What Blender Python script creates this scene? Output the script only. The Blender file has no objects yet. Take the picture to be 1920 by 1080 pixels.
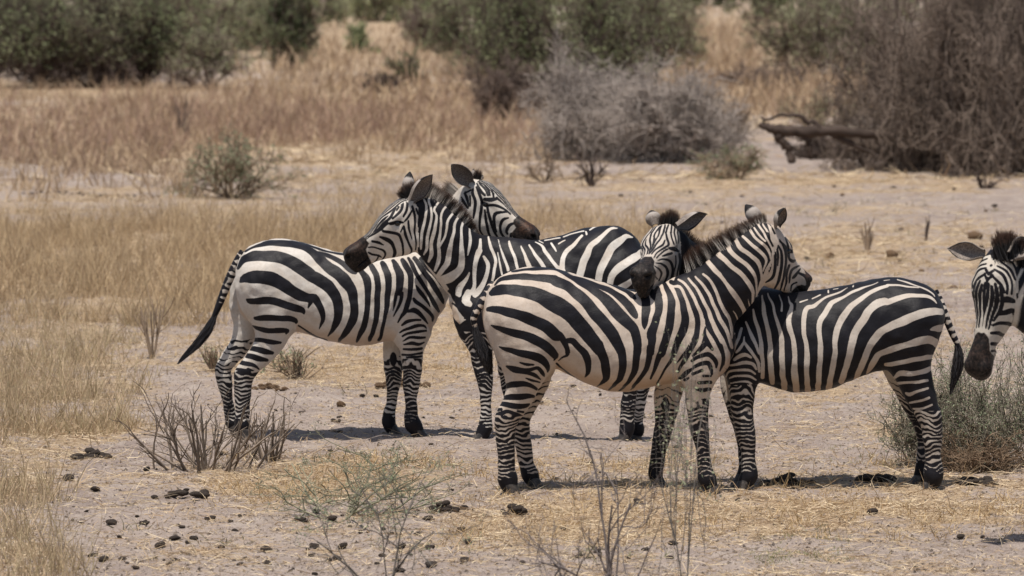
import bpy, math, random
import numpy as np
from math import radians as R, sin, cos, tan, pi

# ---------------------------------------------------------------- camera, sky, sun
SC = bpy.context.scene
F_PX, CAM_H, PITCH = 9000.0, 3.0, math.atan(590.0 / 9000.0)
cam_d = bpy.data.cameras.new('camera'); cam = bpy.data.objects.new('camera', cam_d)
SC.collection.objects.link(cam); SC.camera = cam
cam.location = (0, 0, CAM_H); cam.rotation_euler = (pi / 2 - PITCH, 0, 0)
cam_d.sensor_width = 36; cam_d.lens = 36 * F_PX / 1920; cam_d.clip_start = 0.5; cam_d.clip_end = 6000
cam_d.dof.use_dof = True; cam_d.dof.focus_distance = 28.6; cam_d.dof.aperture_fstop = 4.6
W = bpy.data.worlds.new('World'); SC.world = W; W.use_nodes = True
SUN_EL, SUN_AZ = R(74), R(205)       # azimuth clockwise from +Y: behind and a little left of the camera
nt = W.node_tree; bg = nt.nodes['Background']
sky = nt.nodes.new('ShaderNodeTexSky'); sky.sky_type = 'NISHITA'; sky.sun_disc = False
sky.sun_elevation = SUN_EL; sky.sun_rotation = SUN_AZ; sky.air_density = 1.2; sky.dust_density = 2.0
nt.links.new(sky.outputs[0], bg.inputs[0]); bg.inputs[1].default_value = 0.09
sl = bpy.data.lights.new('sun', 'SUN'); sl.energy = 5.0; sl.angle = R(0.53); sl.color = (1.0, 0.94, 0.855)
so = bpy.data.objects.new('sun', sl); SC.collection.objects.link(so); so.location = (0, 0, 30)
so.rotation_euler = (pi / 2 - SUN_EL, 0, pi - SUN_AZ)
SC.view_settings.view_transform = 'Standard'; SC.view_settings.look = 'None'
SC.view_settings.exposure = 0.0; SC.view_settings.gamma = 1.0
SC.render.engine = 'CYCLES'
SC.cycles.max_bounces = 5; SC.cycles.diffuse_bounces = 3; SC.cycles.glossy_bounces = 2
SC.cycles.transmission_bounces = 2; SC.cycles.use_denoising = True

# ---------------------------------------------------------------- helpers
rng = np.random.default_rng(7)
CP, SP = cos(PITCH), sin(PITCH)

def unproj(px, py, Y):
    a = (np.asarray(px, float) - 960) / F_PX; b = -(np.asarray(py, float) - 540) / F_PX
    dy = CP + b * SP; dz = -SP + b * CP
    t = Y / dy
    return np.stack(np.broadcast_arrays(a * t, Y + 0 * t, CAM_H + dz * t), -1)

def ground(px, py, z=0.0):
    a = (np.asarray(px, float) - 960) / F_PX; b = -(np.asarray(py, float) - 540) / F_PX
    dy = CP + b * SP; dz = -SP + b * CP
    t = (z - CAM_H) / dz
    return np.stack(np.broadcast_arrays(a * t, dy * t, z + 0 * t), -1)

def proj(P):
    X, Y, Z = P[..., 0], P[..., 1], P[..., 2] - CAM_H
    d = Y * CP - Z * SP; u = Y * SP + Z * CP
    return 960 + F_PX * X / d, 540 - F_PX * u / d

def norm(v):
    v = np.asarray(v, float); return v / (np.linalg.norm(v, axis=-1, keepdims=True) + 1e-12)

def sstep(a, b, x):
    t = np.clip((x - a) / (b - a), 0, 1); return t * t * (3 - 2 * t)

class Noise:
    """smooth value noise from summed random plane waves"""
    def __init__(s, dim, freq, seed, n=14):
        r = np.random.default_rng(seed)
        s.k = norm(r.normal(size=(n, dim))) * (freq * (0.6 + 0.9 * r.random((n, 1)))) * 2 * pi
        s.p = r.random(n) * 2 * pi; s.n = n
    def __call__(s, P):
        out = 0
        for i in range(s.n): out = out + np.sin(P @ s.k[i] + s.p[i])
        return out * (1.0 / math.sqrt(s.n / 2.0))

def mesh_obj(name, V, Fc, mat=None, parent=None, attrs=None, smooth=True, loc=None, cols=None):
    V = np.asarray(V, np.float32); Fc = np.asarray(Fc, np.int32)
    me = bpy.data.meshes.new(name)
    me.vertices.add(len(V)); me.vertices.foreach_set('co', V.ravel())
    n, k = Fc.shape
    me.loops.add(n * k); me.loops.foreach_set('vertex_index', Fc.ravel())
    me.polygons.add(n); me.polygons.foreach_set('loop_start', np.arange(0, n * k, k, dtype=np.int32))
    me.polygons.foreach_set('loop_total', np.full(n, k, np.int32))
    me.polygons.foreach_set('use_smooth', np.full(n, smooth, bool))
    for key, val in (attrs or {}).items():
        a = me.attributes.new(key, 'FLOAT', 'POINT'); a.data.foreach_set('value', np.asarray(val, np.float32).ravel())
    me.update(calc_edges=True)
    if mat: me.materials.append(mat)
    o = bpy.data.objects.new(name, me); SC.collection.objects.link(o)
    if parent: o.parent = parent
    if loc is not None: o.location = loc
    return o

def empty(name, loc, label=None, cat=None, group=None):
    o = bpy.data.objects.new(name, None); SC.collection.objects.link(o); o.location = tuple(float(v) for v in loc)
    o.empty_display_size = 0.2
    return tag(o, label, cat, group)

def tag(o, label=None, cat=None, group=None, kind=None):
    if label: o['label'] = label
    if cat: o['category'] = cat
    if group: o['group'] = group
    if kind: o['kind'] = kind
    return o

# ---------------------------------------------------------------- node material helpers
class NM:
    def __init__(s, name):
        s.m = bpy.data.materials.new(name); s.m.use_nodes = True; s.t = s.m.node_tree
        s.b = s.t.nodes['Principled BSDF']; s.out = s.t.nodes['Material Output']
    def n(s, typ, **kw):
        nd = s.t.nodes.new(typ)
        for k, v in kw.items(): setattr(nd, k, v)
        return nd
    def L(s, a, b): s.t.links.new(a, b)
    def attr(s, name): return s.n('ShaderNodeAttribute', attribute_name=name).outputs['Fac']
    def math(s, op, a, b=None, c=None, clamp=False):
        nd = s.n('ShaderNodeMath', operation=op, use_clamp=clamp)
        for i, v in enumerate((a, b, c)):
            if v is None: continue
            if isinstance(v, (int, float)): nd.inputs[i].default_value = v
            else: s.L(v, nd.inputs[i])
        return nd.outputs[0]
    def noise(s, scale, detail=3, rough=0.55, vec=None, dist=0.0):
        nd = s.n('ShaderNodeTexNoise'); nd.inputs['Scale'].default_value = scale
        nd.inputs['Detail'].default_value = detail; nd.inputs['Roughness'].default_value = rough
        nd.inputs['Distortion'].default_value = dist
        if vec is not None: s.L(vec, nd.inputs['Vector'])
        return nd.outputs['Fac']
    def obj(s): return s.n('ShaderNodeTexCoord').outputs['Object']
    def mapr(s, v, a, b, c=0.0, d=1.0, smooth=True):
        nd = s.n('ShaderNodeMapRange'); nd.interpolation_type = 'SMOOTHSTEP' if smooth else 'LINEAR'
        s.L(v, nd.inputs[0])
        for i, x in enumerate((a, b, c, d)): nd.inputs[i + 1].default_value = x
        return nd.outputs[0]
    def mix(s, fac, a, b):
        nd = s.n('ShaderNodeMix', data_type='RGBA')
        if isinstance(fac, (int, float)): nd.inputs[0].default_value = fac
        else: s.L(fac, nd.inputs[0])
        for i, v in ((6, a), (7, b)):
            if isinstance(v, tuple): nd.inputs[i].default_value = (*v[:3], 1)
            else: s.L(v, nd.inputs[i])
        return nd.outputs[2]
    def bump(s, h, strength=0.3, dist=0.01):
        nd = s.n('ShaderNodeBump'); nd.inputs['Strength'].default_value = strength; nd.inputs['Distance'].default_value = dist
        s.L(h, nd.inputs['Height']); s.L(nd.outputs[0], s.b.inputs['Normal'])
    def setp(s, base=None, rough=None, spec=None, **kw):
        if base is not None:
            if isinstance(base, tuple): s.b.inputs['Base Color'].default_value = (*base, 1)
            else: s.L(base, s.b.inputs['Base Color'])
        if rough is not None: s.b.inputs['Roughness'].default_value = rough
        if spec is not None: s.b.inputs['Specular IOR Level'].default_value = spec
        return s.m

def leaf_mat(name, c1, c2, trans=0.3, rough=0.6):
    m = NM(name); r = m.attr('rnd')
    m.setp(m.mix(r, c1, c2), rough, 0.25)
    if trans:
        tr = m.n('ShaderNodeBsdfTranslucent'); m.L(m.mix(r, c1, c2), tr.inputs[0])
        mx = m.n('ShaderNodeMixShader'); mx.inputs[0].default_value = trans
        m.L(m.b.outputs[0], mx.inputs[1]); m.L(tr.outputs[0], mx.inputs[2]); m.L(mx.outputs[0], m.out.inputs[0])
    return m.m

# ---------------------------------------------------------------- the ground: where straw lies and where soil is bare (metres on the ground)
def blob(px, py, cx, cy, rx, ry, soft=0.35):
    d = np.sqrt(((px - cx) / rx) ** 2 + ((py - cy) / ry) ** 2)
    return 1 - sstep(1 - soft, 1 + soft, d)
STRAW = [(200, 385, 520, 45, .6), (1100, 380, 300, 30, .5),  # cx, cy, rx, ry, amount : straw litter patches, read along the ground
    (300, 500, 500, 95, 1.0), (900, 440, 420, 45, .8), (120, 700, 160, 190, .75), (30, 960, 80, 170, .7),
    (650, 690, 260, 48, .9), (900, 620, 300, 70, .8), (560, 610, 120, 20, .4), (380, 660, 200, 28, .5), (700, 905, 420, 50, .7), (1300, 960, 520, 70, .85),
    (1700, 940, 300, 60, .8), (1680, 470, 320, 55, .75), (1650, 640, 200, 60, .6), (1500, 740, 120, 40, .45), (1100, 900, 260, 35, .5),
    (1450, 345, 520, 22, .8), (1500, 395, 400, 10, .5), (700, 330, 360, 14, .7), (500, 250, 600, 80, .9), (800, 185, 420, 30, .7),
    (1400, 120, 120, 110, .8), (120, 170, 300, 16, 1.), (1550, 180, 200, 40, .6), (240, 930, 180, 50, .35), (1000, 1020, 300, 50, .35),
    (1350, 1060, 500, 40, .45), (300, 1060, 200, 30, .15), (650, 80, 200, 60, .8), (1050, 740, 120, 14, .25), (1780, 800, 160, 80, .7)]
nA, nB = Noise(2, 1 / 2.3, 11), Noise(2, 1 / .55, 12)
def straw_at(P):
    px, py = proj(P); v = np.zeros(len(P))
    for cx, cy, rx, ry, a in STRAW: v = np.maximum(v, a * blob(px, py, cx, cy, rx, ry, .5))
    v = v * .87 - .03 + .17 * nA(P[:, :2]) + .15 * nB(P[:, :2]) + .35 * sstep(60, 120, P[:, 1])
    return np.clip(v, 0, 1)
nH1, nH2, nH3 = Noise(2, 1 / 1.7, 21), Noise(2, 1 / .42, 22), Noise(2, 1 / .17, 23)
def gz(P):
    near = 1 - sstep(45, 110, P[:, 1])
    z = .012 * nH1(P[:, :2]) + near * (.005 * nH2(P[:, :2]) + .004 * nH3(P[:, :2]))
    return z * (1 - .0 * near)
def drop(P):
    P = np.array(P, float).reshape(-1, 3).copy(); P[:, 2] = gz(P); return P
def gpt(px, py): return drop(ground(px, py))[0]

def build_ground():
    rows = np.concatenate([np.linspace(2, 20, 24), 27000 / (np.linspace(1300, 60, 640) + 50), np.geomspace(250, 5000, 60)])
    rows = np.unique(np.round(rows, 4)); ts = np.concatenate([np.linspace(-3, -.14, 40), np.linspace(-.135, .135, 520), np.linspace(.14, 3, 40)])
    Yg, T = np.meshgrid(rows, ts, indexing='ij')
    P = np.stack([T * (Yg + 1.0 + 0 * T), Yg, 0 * T], -1).reshape(-1, 3)
    P[:, 0] = np.where(np.abs(T.ravel()) > .14, np.sign(T.ravel()) * (np.abs(T.ravel()) * (Yg.ravel() + 12)), P[:, 0])
    P[:, 0] = T.ravel() * (Yg.ravel() + 1) + np.sign(T.ravel()) * np.maximum(np.abs(T.ravel()) - .135, 0) * 12
    st = straw_at(P); P[:, 2] = gz(P)
    n0, n1 = len(rows), len(ts); idx = np.arange(n0 * n1).reshape(n0, n1)
    Fq = np.stack([idx[:-1, :-1], idx[:-1, 1:], idx[1:, 1:], idx[1:, :-1]], -1).reshape(-1, 4)
    m = NM('dry_soil'); co = m.obj()
    big = m.noise(.45, 4, .6, co); mid = m.noise(4.5, 4, .65, co); fine = m.noise(38, 4, .7, co); grit = m.noise(150, 3, .7, co)
    soil = m.mix(m.mapr(big, .35, .65), (.345, .28, .243), (.27, .216, .190))
    soil = m.mix(m.mapr(mid, .4, .7), soil, (.40, .335, .29))
    soil = m.mix(m.mapr(fine, .54, .68, 0, .85), soil, (.12, .092, .075))
    soil = m.mix(m.mapr(grit, .6, .75, 0, .5), soil, (.46, .40, .35))
    stc = m.mix(m.mapr(mid, .35, .65), (.42, .31, .20), (.28, .20, .135))
    stc = m.mix(m.mapr(grit, .45, .7), stc, (.52, .395, .24))
    fac = m.math('MULTIPLY_ADD', m.math('SUBTRACT', m.noise(14, 5, .75, co), .5), 3.2, m.attr('straw'))
    col = m.mix(m.mapr(fac, .25, .75, 0, .85), soil, stc)
    h = m.math('ADD', m.math('MULTIPLY', fine, 1.0), m.math('MULTIPLY', mid, 1.5)); m.bump(h, .9, .03)
    m.setp(col, .95, .1)
    o = mesh_obj('ground', P, Fq, m.m, attrs={'straw': st}); tag(o, kind='structure')
build_ground()

# ---------------------------------------------------------------- blades (grass and straw)
def blades(P, H, lean, wid, curl=.3, seed=1, flat=False):
    """P base (N,3), H length, lean (N,3) direction, wid width -> verts, tri faces"""
    r = np.random.default_rng(seed); n = len(P)
    d = norm(lean); side = norm(np.cross(d, norm(r.normal(size=(n, 3)))))
    bend = norm(r.normal(size=(n, 3))) * curl
    if flat: bend[:, 2] *= .25
    mid = P + d * (H * .55)[:, None] + bend * (H * .10)[:, None]
    tip = P + norm(d + bend * .55) * H[:, None]
    w = wid[:, None]
    V = np.stack([P - side * w / 2, P + side * w / 2, mid - side * w * .4, mid + side * w * .4, tip], 1).reshape(-1, 3)
    b = (np.arange(n) * 5)[:, None]
    Fc = np.concatenate([b + [[0, 1, 3]], b + [[0, 3, 2]], b + [[2, 3, 4]]], 0)
    rn = np.repeat(r.random(n), 5)
    return V, Fc, rn

def scatter(n, x0, x1, y0, y1, seed):
    r = np.random.default_rng(seed)
    return r.uniform(x0, x1, n), r.uniform(y0, y1, n)

def grass_obj(name, label, P, H, lean, wid, mat, curl=.3, seed=1, flat=False):
    V, Fc, rn = blades(P, H, lean, wid, curl, seed, flat)
    o = mesh_obj(name, V, Fc, mat, attrs={'rnd': rn}, smooth=False)
    return tag(o, label, 'grass', kind='stuff')

M_STRAW = leaf_mat('straw', (.60, .44, .235), (.36, .245, .135), .2, .7)
M_STRAWP = leaf_mat('pale_straw', (.74, .61, .42), (.38, .26, .16), .2, .7)
M_DRY = leaf_mat('dry_grass', (.62, .47, .285), (.33, .235, .15), .25, .7)
M_RUST = leaf_mat('rusty_grass', (.56, .42, .275), (.29, .20, .14), .25, .7)
M_OLIVE = leaf_mat('olive_grass', (.38, .31, .18), (.54, .40, .27), .25, .7)

def straw_layer():
    # lying straw, more of it where the patches are
    r = np.random.default_rng(3); out = []   # lying straw
    for n, y0, y1, L, w in ((150000, 540, 1180, (.04, .20), (.0025, .0055)), (60000, 330, 560, (.08, .3), (.005, .010)), (20000, 150, 340, (.15, .5), (.012, .03))):
        px, py = scatter(int(n * 1.35), -450, 2370, y0, y1 if y1 < 1000 else 1400, int(y0)); P = ground(px, py)
        clump = np.clip(.55 + .6 * nB(P[:, :2] * 2.1), .05, 1)
        keep = r.random(len(P)) < (straw_at(P) ** 1.3 * clump + .04); P = P[keep]; P[:, 2] = gz(P) + r.uniform(.003, .02, len(P))
        k = len(P); lean = r.normal(size=(k, 3)); lean[:, 2] = np.abs(lean[:, 2]) * .16
        out.append((P, r.uniform(*L, k), lean, r.uniform(*w, k)))
    px, py = scatter(190000, -450, 2370, 560, 1400, 77); P = ground(px, py); P = P[r.random(len(P)) < .22 + .78 * straw_at(P)]; P[:, 2] = gz(P) + r.uniform(.002, .012, len(P)); k = len(P); lean = r.normal(size=(k, 3)); lean[:, 2] = np.abs(lean[:, 2]) * .3
    out.append((P, r.uniform(.012, .06, k), lean, r.uniform(.003, .006, k)))
    P, H, ln, w = (np.concatenate(x) for x in zip(*out))
    grass_obj('straw_litter', 'loose yellow straw lying flat over the dry soil', P, H, ln, w, M_STRAWP, 1.2, 5, True)
straw_layer()

def stand(name, label, n, boxes, H, wid, mat, seed, tuft=7, spread=.06, leanz=2.2, curl=.5):
    r = np.random.default_rng(seed); Ps = []
    for (x0, x1, y0, y1, wt) in boxes:
        k = int(n * wt / tuft); mx, my = (x1 - x0) * .12, (y1 - y0) * .22
        px, py = scatter(k, x0 - mx, x1 + mx, y0 - my, y1 + my, seed + int(abs(x0)) + int(y0)); P = ground(px, py)
        e = np.minimum(np.minimum(px - x0 + mx, x1 + mx - px) / (2 * mx), np.minimum(py - y0 + my, y1 + my - py) / (2 * my))
        P = P[r.random(k) < np.clip(.42 + .42 * nA(P[:, :2] * 1.7) + .38 * nB(P[:, :2] * 1.3), .03, 1) * sstep(0, 1, e + .35 * nA(P[:, :2] * .9))]
        Ps.append(P)
    P = np.repeat(np.concatenate(Ps), tuft, 0); k = len(P)
    P[:, :2] += r.normal(size=(k, 2)) * spread; P[:, 2] = gz(P) - .005
    th = np.repeat(r.uniform(.35, 1.3, k // tuft), tuft) * np.clip(.85 + .3 * nB(P[:, :2] * .7), .4, 1.4)
    ln = r.normal(size=(k, 3)); ln[:, 2] = leanz * (1 + .3 * r.random(k))
    return grass_obj(name, label, P, r.uniform(*H, k) * th, ln, r.uniform(*wid, k), mat, curl, seed)

stand('standing_grass', 'dense standing dry grass behind the left pair of zebras', 95000,
      [(-400, 640, 440, 590, 1.05), (-400, 1300, 410, 470, .48), (560, 980, 330, 470, .12)], (.15, .50), (.004, .008), M_DRY, 31, 9, .07)
stand('standing_grass', 'tall pale dry grass in front of the left side of the field', 42000,
      [(-400, 235, 600, 850, 1.5), (-400, 100, 840, 1250, .9)], (.12, .34), (.003, .006), M_OLIVE, 32, 8, .05)
stand('standing_grass', 'pinkish brown grass clumps mixed into the middle distance band', 22000,
      [(-60, 330, 205, 300, .4), (250, 1000, 195, 270, .7), (300, 760, 215, 260, .2)], (.2, .65), (.014, .03), leaf_mat('pink_grass', (.46, .315, .225), (.26, .175, .135), .25, .7), 43, 8, .15)
stand('standing_grass', 'rusty brown grass band across the middle distance', 36000,
      [(-60, 330, 195, 345, .45), (250, 1000, 190, 290, .55), (-60, 420, 168, 190, .1), (880, 1060, 200, 320, .06)], (.2, .62), (.012, .026), M_RUST, 33, 8, .15)
stand('standing_grass', 'pink tan grass on the open ground beyond the shrubs', 26000,
      [(480, 960, 60, 190, .6), (1270, 1420, 20, 170, .5), (1400, 1680, 150, 215, .2)], (.3, .9), (.03, .06), M_RUST, 34, 6, .3)
stand('grass_stubble', 'short straw stubble over the right side of the field', 50000,
      [(1180, 2000, 440, 560, .22), (1480, 2000, 545, 680, .15), (980, 2000, 315, 350, .12), (480, 900, 645, 715, .12), (240, 450, 600, 680, .08), (900, 2000, 880, 1010, .32), (430, 900, 860, 960, .15), (540, 1250, 560, 640, .12)],
      (.03, .13), (.003, .006), M_STRAW, 35, 6, .04, 1.2, 1.0)
stand('weed_tufts', 'tiny grey olive weeds dotting the open ground', 16000,
      [(900, 2000, 335, 560, .6), (-60, 900, 335, 440, .25), (200, 2000, 640, 1000, .25)], (.03, .11), (.004, .009), leaf_mat('weed_blades', (.13, .12, .075), (.25, .22, .14), .2), 37, 14, .07, 1.0, .8)
stand('green_grass', 'sparse short green grass near the bottom of the field', 2600,
      [(1420, 1600, 1015, 1050, .5), (1100, 1250, 1030, 1050, .1), (1180, 1350, 860, 900, .12), (1560, 1700, 830, 870, .2)], (.02, .07), (.002, .004),
      leaf_mat('green_blades', (.16, .20, .07), (.30, .28, .12), .3), 36, 6, .03, 1.3, .8)

# ---------------------------------------------------------------- zebra coat: tiles in which the stripes were measured (origin, scale)
TILE = dict(A=(860, 480, 5.4), B=(1040, 480, 5.4), C=(1220, 480, 5.4), D=(1260, 360, 5.4), E=(1380, 360, 5.4), F=(860, 640, 5.4),
            G=(1040, 640, 5.4), H=(1220, 640, 4.909), a=(400, 440, 5.4), b=(560, 440, 5.4), c=(680, 480, 5.4), d=(380, 600, 5.4),
            e=(640, 310, 5.4), f=(760, 330, 5.4), g=(780, 460, 5.4), h=(680, 640, 5.4), i=(980, 400, 5.4), j=(1100, 380, 5.4),
            k=(1360, 500, 5.4), l=(1500, 500, 5.4), m=(1620, 500, 5.4), n=(1620, 660, 3.857), o=(1760, 430, 3.724), p=(820, 290, 5.4),
            z=(0, 0, 1.0))
def parse(txt):
    out = []
    for line in txt.strip().splitlines():
        tk = line.split(); kind = tk[0]; pts = []; t = TILE['z']
        for w in tk[1:]:
            if w in TILE: t = TILE[w]; continue
            v = [float(q) for q in w.split(',')]
            pts.append((t[0] + v[0] / t[2], t[1] + v[1] / t[2], (v[2] if len(v) > 2 else 0) / t[2]))
        out.append((kind, np.array(pts)))
    return out
def crom(P, n=3):
    if len(P) < 3: return P
    Q = np.vstack([2 * P[0] - P[1], P, 2 * P[-1] - P[-2]]); out = []
    for i in range(1, len(Q) - 2):
        for s in range(n):
            t = s / n; a, b, c, d = Q[i - 1:i + 3]
            out.append(.5 * ((2 * b) + (-a + c) * t + (2 * a - 5 * b + 4 * c - d) * t * t + (-a + 3 * b - 3 * c + d) * t ** 3))
    out.append(P[-1]); out = np.array(out); out[:, 2] = np.maximum(out[:, 2], .2) if out.shape[1] == 3 else out[:, 2]
    return out
def paint(strokes, X, Y, base, lim=7.0):
    f = np.full(len(X), float(base))
    for kind, P in strokes:
        if kind in 'PQ':
            mg = lim
        else: P = crom(P); mg = lim + P[:, 2].max()
        sel = np.where((X > P[:, 0].min() - mg) & (X < P[:, 0].max() + mg) & (Y > P[:, 1].min() - mg) & (Y < P[:, 1].max() + mg))[0]
        if not len(sel): continue
        x, y = X[sel], Y[sel]
        if kind in 'PQ':
            n = len(P); d = np.full(len(sel), 1e9); ins = np.zeros(len(sel), bool)
            for q in range(n):
                ax, ay = P[q, :2]; bx, by = P[(q + 1) % n, :2]
                dx, dy = bx - ax, by - ay; t = np.clip(((x - ax) * dx + (y - ay) * dy) / (dx * dx + dy * dy + 1e-9), 0, 1)
                d = np.minimum(d, np.hypot(x - ax - t * dx, y - ay - t * dy))
                ins ^= ((ay > y) != (by > y)) & (x < (bx - ax) * (y - ay) / (by - ay + 1e-12) + ax)
            v = np.where(ins, d, -d)
        else:
            v = np.full(len(sel), -1e9)
            for q in range(len(P) - 1):
                ax, ay, wa = P[q]; bx, by, wb = P[q + 1]; dx, dy = bx - ax, by - ay
                t = np.clip(((x - ax) * dx + (y - ay) * dy) / (dx * dx + dy * dy + 1e-9), 0, 1)
                v = np.maximum(v, wa + (wb - wa) * t - np.hypot(x - ax - t * dx, y - ay - t * dy))
        if kind in 'KP': f[sel] = np.maximum(f[sel], np.minimum(v, lim))
        else: f[sel] = np.minimum(f[sel], np.maximum(-v, -lim))
    return f

ST3 = parse('''
K A 540,160,6 640,142,12 760,126,14 900,126,16 1000,140,14 B 110,180,20 250,260,30 400,350,40 520,440,50 620,560,60 720,660,60 800,740,52 832,850,45 835,980,40 G 836,0,40 835,100,38 826,200,34 800,320,30 750,410,18 690,470,10 650,500,4
K A 370,292,8 430,238,20 560,212,28 750,211,32 950,238,45 B 0,250,48 120,300,50 230,385,52 330,480,58 420,600,62 530,720,62 620,850,56 670,960,46 G 660,60,44 688,150,42 690,260,38 660,370,32 610,435,18 550,490,6
K B 200,205,8 330,252,14 440,302,20 560,352,26 650,412,35 740,492,42 800,570,40 822,612,20
K B 450,242,4 620,312,10 720,352,20 778,395,28 815,425,14
K B 340,215,7 500,262,7 700,318,8 820,342,20
K B 860,335,30 915,420,42 925,520,42 915,620,38 912,690,28 915,738,6
K C 0,350,25 75,440,40 78,540,38 50,660,38 8,790,44 B 985,860,38 975,980,35 G 968,60,34 958,170,30 928,270,25 870,370,20 800,450,12 770,495,4
K B 960,335,22 1010,420,26 C 70,330,22 90,400,24
K C 140,285,20 178,360,27 208,460,38 206,580,42 190,700,42 150,840,42 115,980,38 H 78,140,26 40,250,18 0,345,8
K C 240,320,4 285,360,28 322,450,35 345,570,36 345,680,40 310,790,42 270,890,35 230,990,28 H 215,110,18 180,190,14 130,260,9 80,350,7 60,392,5
K C 210,262,22 310,300,26 372,370,28 425,460,34 468,560,33 485,670,32 472,790,32 438,900,32 380,1000,25 330,1080,20 H 320,160,18 270,240,14 250,290,8
K C 400,840,8 372,920,14 312,1020,14 260,1080,10
P C 235,262 300,330 360,430 395,570 412,680 400,790 430,900 450,960 500,900 540,860 600,900 700,1000 720,1100 770,1160 845,1000 850,900 860,790 1000,640 1030,540 D 890,900 960,760 1030,640 1040,560 1000,480 960,300 900,240 700,300 500,430 300,560 120,700 30,870
W C 235,300,8 290,308,14 340,380,15 372,470,18 402,570,24 420,680,30 402,800,30 345,910,28 285,1000,25 235,1080,22
W C 280,236,10 350,285,15 420,390,17 470,490,18 512,590,20 525,700,22 515,800,22 480,900,18 430,980,15 390,1060,12
W C 380,230,10 455,310,15 515,420,18 575,530,18 620,650,24 680,780,26 740,900,28 780,1000,28 770,1120,26
W C 540,640,10 548,720,12 600,820,22 660,930,22 700,1030,22 730,1120,20
W C 450,210,10 530,290,16 600,400,18 650,520,20 700,630,20 760,740,20 800,830,20 822,930,14
W C 530,180,12 590,230,14 650,330,16 700,450,18 750,560,20 800,650,16 822,740,14 826,830,8
W D 310,630,22 400,750,26 480,830,24 C 700,190,22 770,280,20 830,370,28 900,470,28 945,560,22 940,650,14 890,730,10 850,790,7
W C 830,560,5 870,620,8 880,680,8 865,750,5
W C 990,440,4 1000,500,7 985,570,4
W D 400,520,26 460,620,30 540,690,26 620,770,24 720,850,24 790,940,26 820,1020,18 C 1036,380,16 1035,450,12 1010,560,7
W D 540,480,24 590,590,26 680,680,22 770,750,22 830,830,18 855,920,12 855,1060,9
W D 640,470,20 700,570,22 790,640,22 860,700,22 895,780,16 905,860,12 905,960,12
W D 720,450,14 800,530,18 880,590,18 940,660,18 950,720,12 920,800,9
W D 780,370,14 830,450,15 890,500,15 960,560,16 990,620,12 1000,680,9
W D 830,360,10 870,420,12 950,500,9
W D 870,320,12 920,400,12 960,470,10 1010,560,9 1030,640,9
W D 920,320,9 960,400,11
W D 1030,560,10 1010,700,10 970,820,16 930,900,18
K C 555,720,6 550,800,18 562,870,14 525,905,16 480,960,16 430,1015,8
K C 585,905,14 625,950,14
K A 330,380,26 400,345,48 520,345,55 700,365,64 850,420,74 B 30,500,88 110,545,84 190,620,78 290,740,74 380,850,68 450,950,58 G 440,40,52 475,120,50 510,210,42 520,310,40 510,390,26 470,430,10 430,455,4
K A 300,540,22 370,540,36 480,560,44 620,600,50 760,655,58 880,710,60 980,800,58 B 60,810,34 110,900,28 130,970,22 G 125,110,22 125,145,14 80,165,8 40,195,5
K B 110,860,24 180,860,30 240,920,32 G 300,120,36 335,190,33 345,250,30 335,315,22 305,360,6
K A 330,705,6 400,735,24 520,770,35 650,800,42 780,850,48 890,920,48 970,1000,34 F 985,145,24 965,190,5
K F 410,55,5 480,80,21 600,110,32 720,140,38 820,175,42 880,225,35 905,280,18 900,315,5
K F 620,215,7 690,232,14 760,238,8
K F 485,250,10 560,282,30 660,295,25 740,285,18 800,275,18 850,320,20 865,355,6
K F 560,290,22 700,320,18 780,350,18 825,385,6
K F 680,375,6 740,395,12 820,415,6
K F 490,450,25 560,435,30 640,430,27 720,445,22 790,480,14
K F 440,575,18 520,565,30 620,560,31 700,558,25 760,560,15
K F 400,630,20 480,645,28 580,655,28 680,650,22 715,640,10
K F 370,690,15 430,695,14
K F 365,745,20 430,735,22 500,715,17 570,735,21 625,755,15
K F 600,705,10 650,715,12
K F 680,725,10 720,700,10
K F 370,815,15 440,795,15 520,765,14 640,775,10
K F 390,865,14 470,835,14 560,800,14 690,800,12
K G 20,225,10 100,295,8 200,370,7 300,430,5
K H 390,130,8 440,90,14 500,40,15 520,15,10
K H 380,180,12 450,140,18 520,120,21 570,150,20 605,200,18 605,240,8
K H 640,40,20 665,120,18 665,200,14 640,270,6
K H 400,235,14 470,205,18 530,200,20 555,250,18 565,300,10
K H 270,340,14 330,290,22 390,250,10
K H 390,300,14 470,265,14
K H 310,355,13 350,335,8
K H 490,320,14 555,320,10
K H 440,385,14 555,380,16
K H 420,440,12 480,450,18 550,440,13
''')
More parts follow.
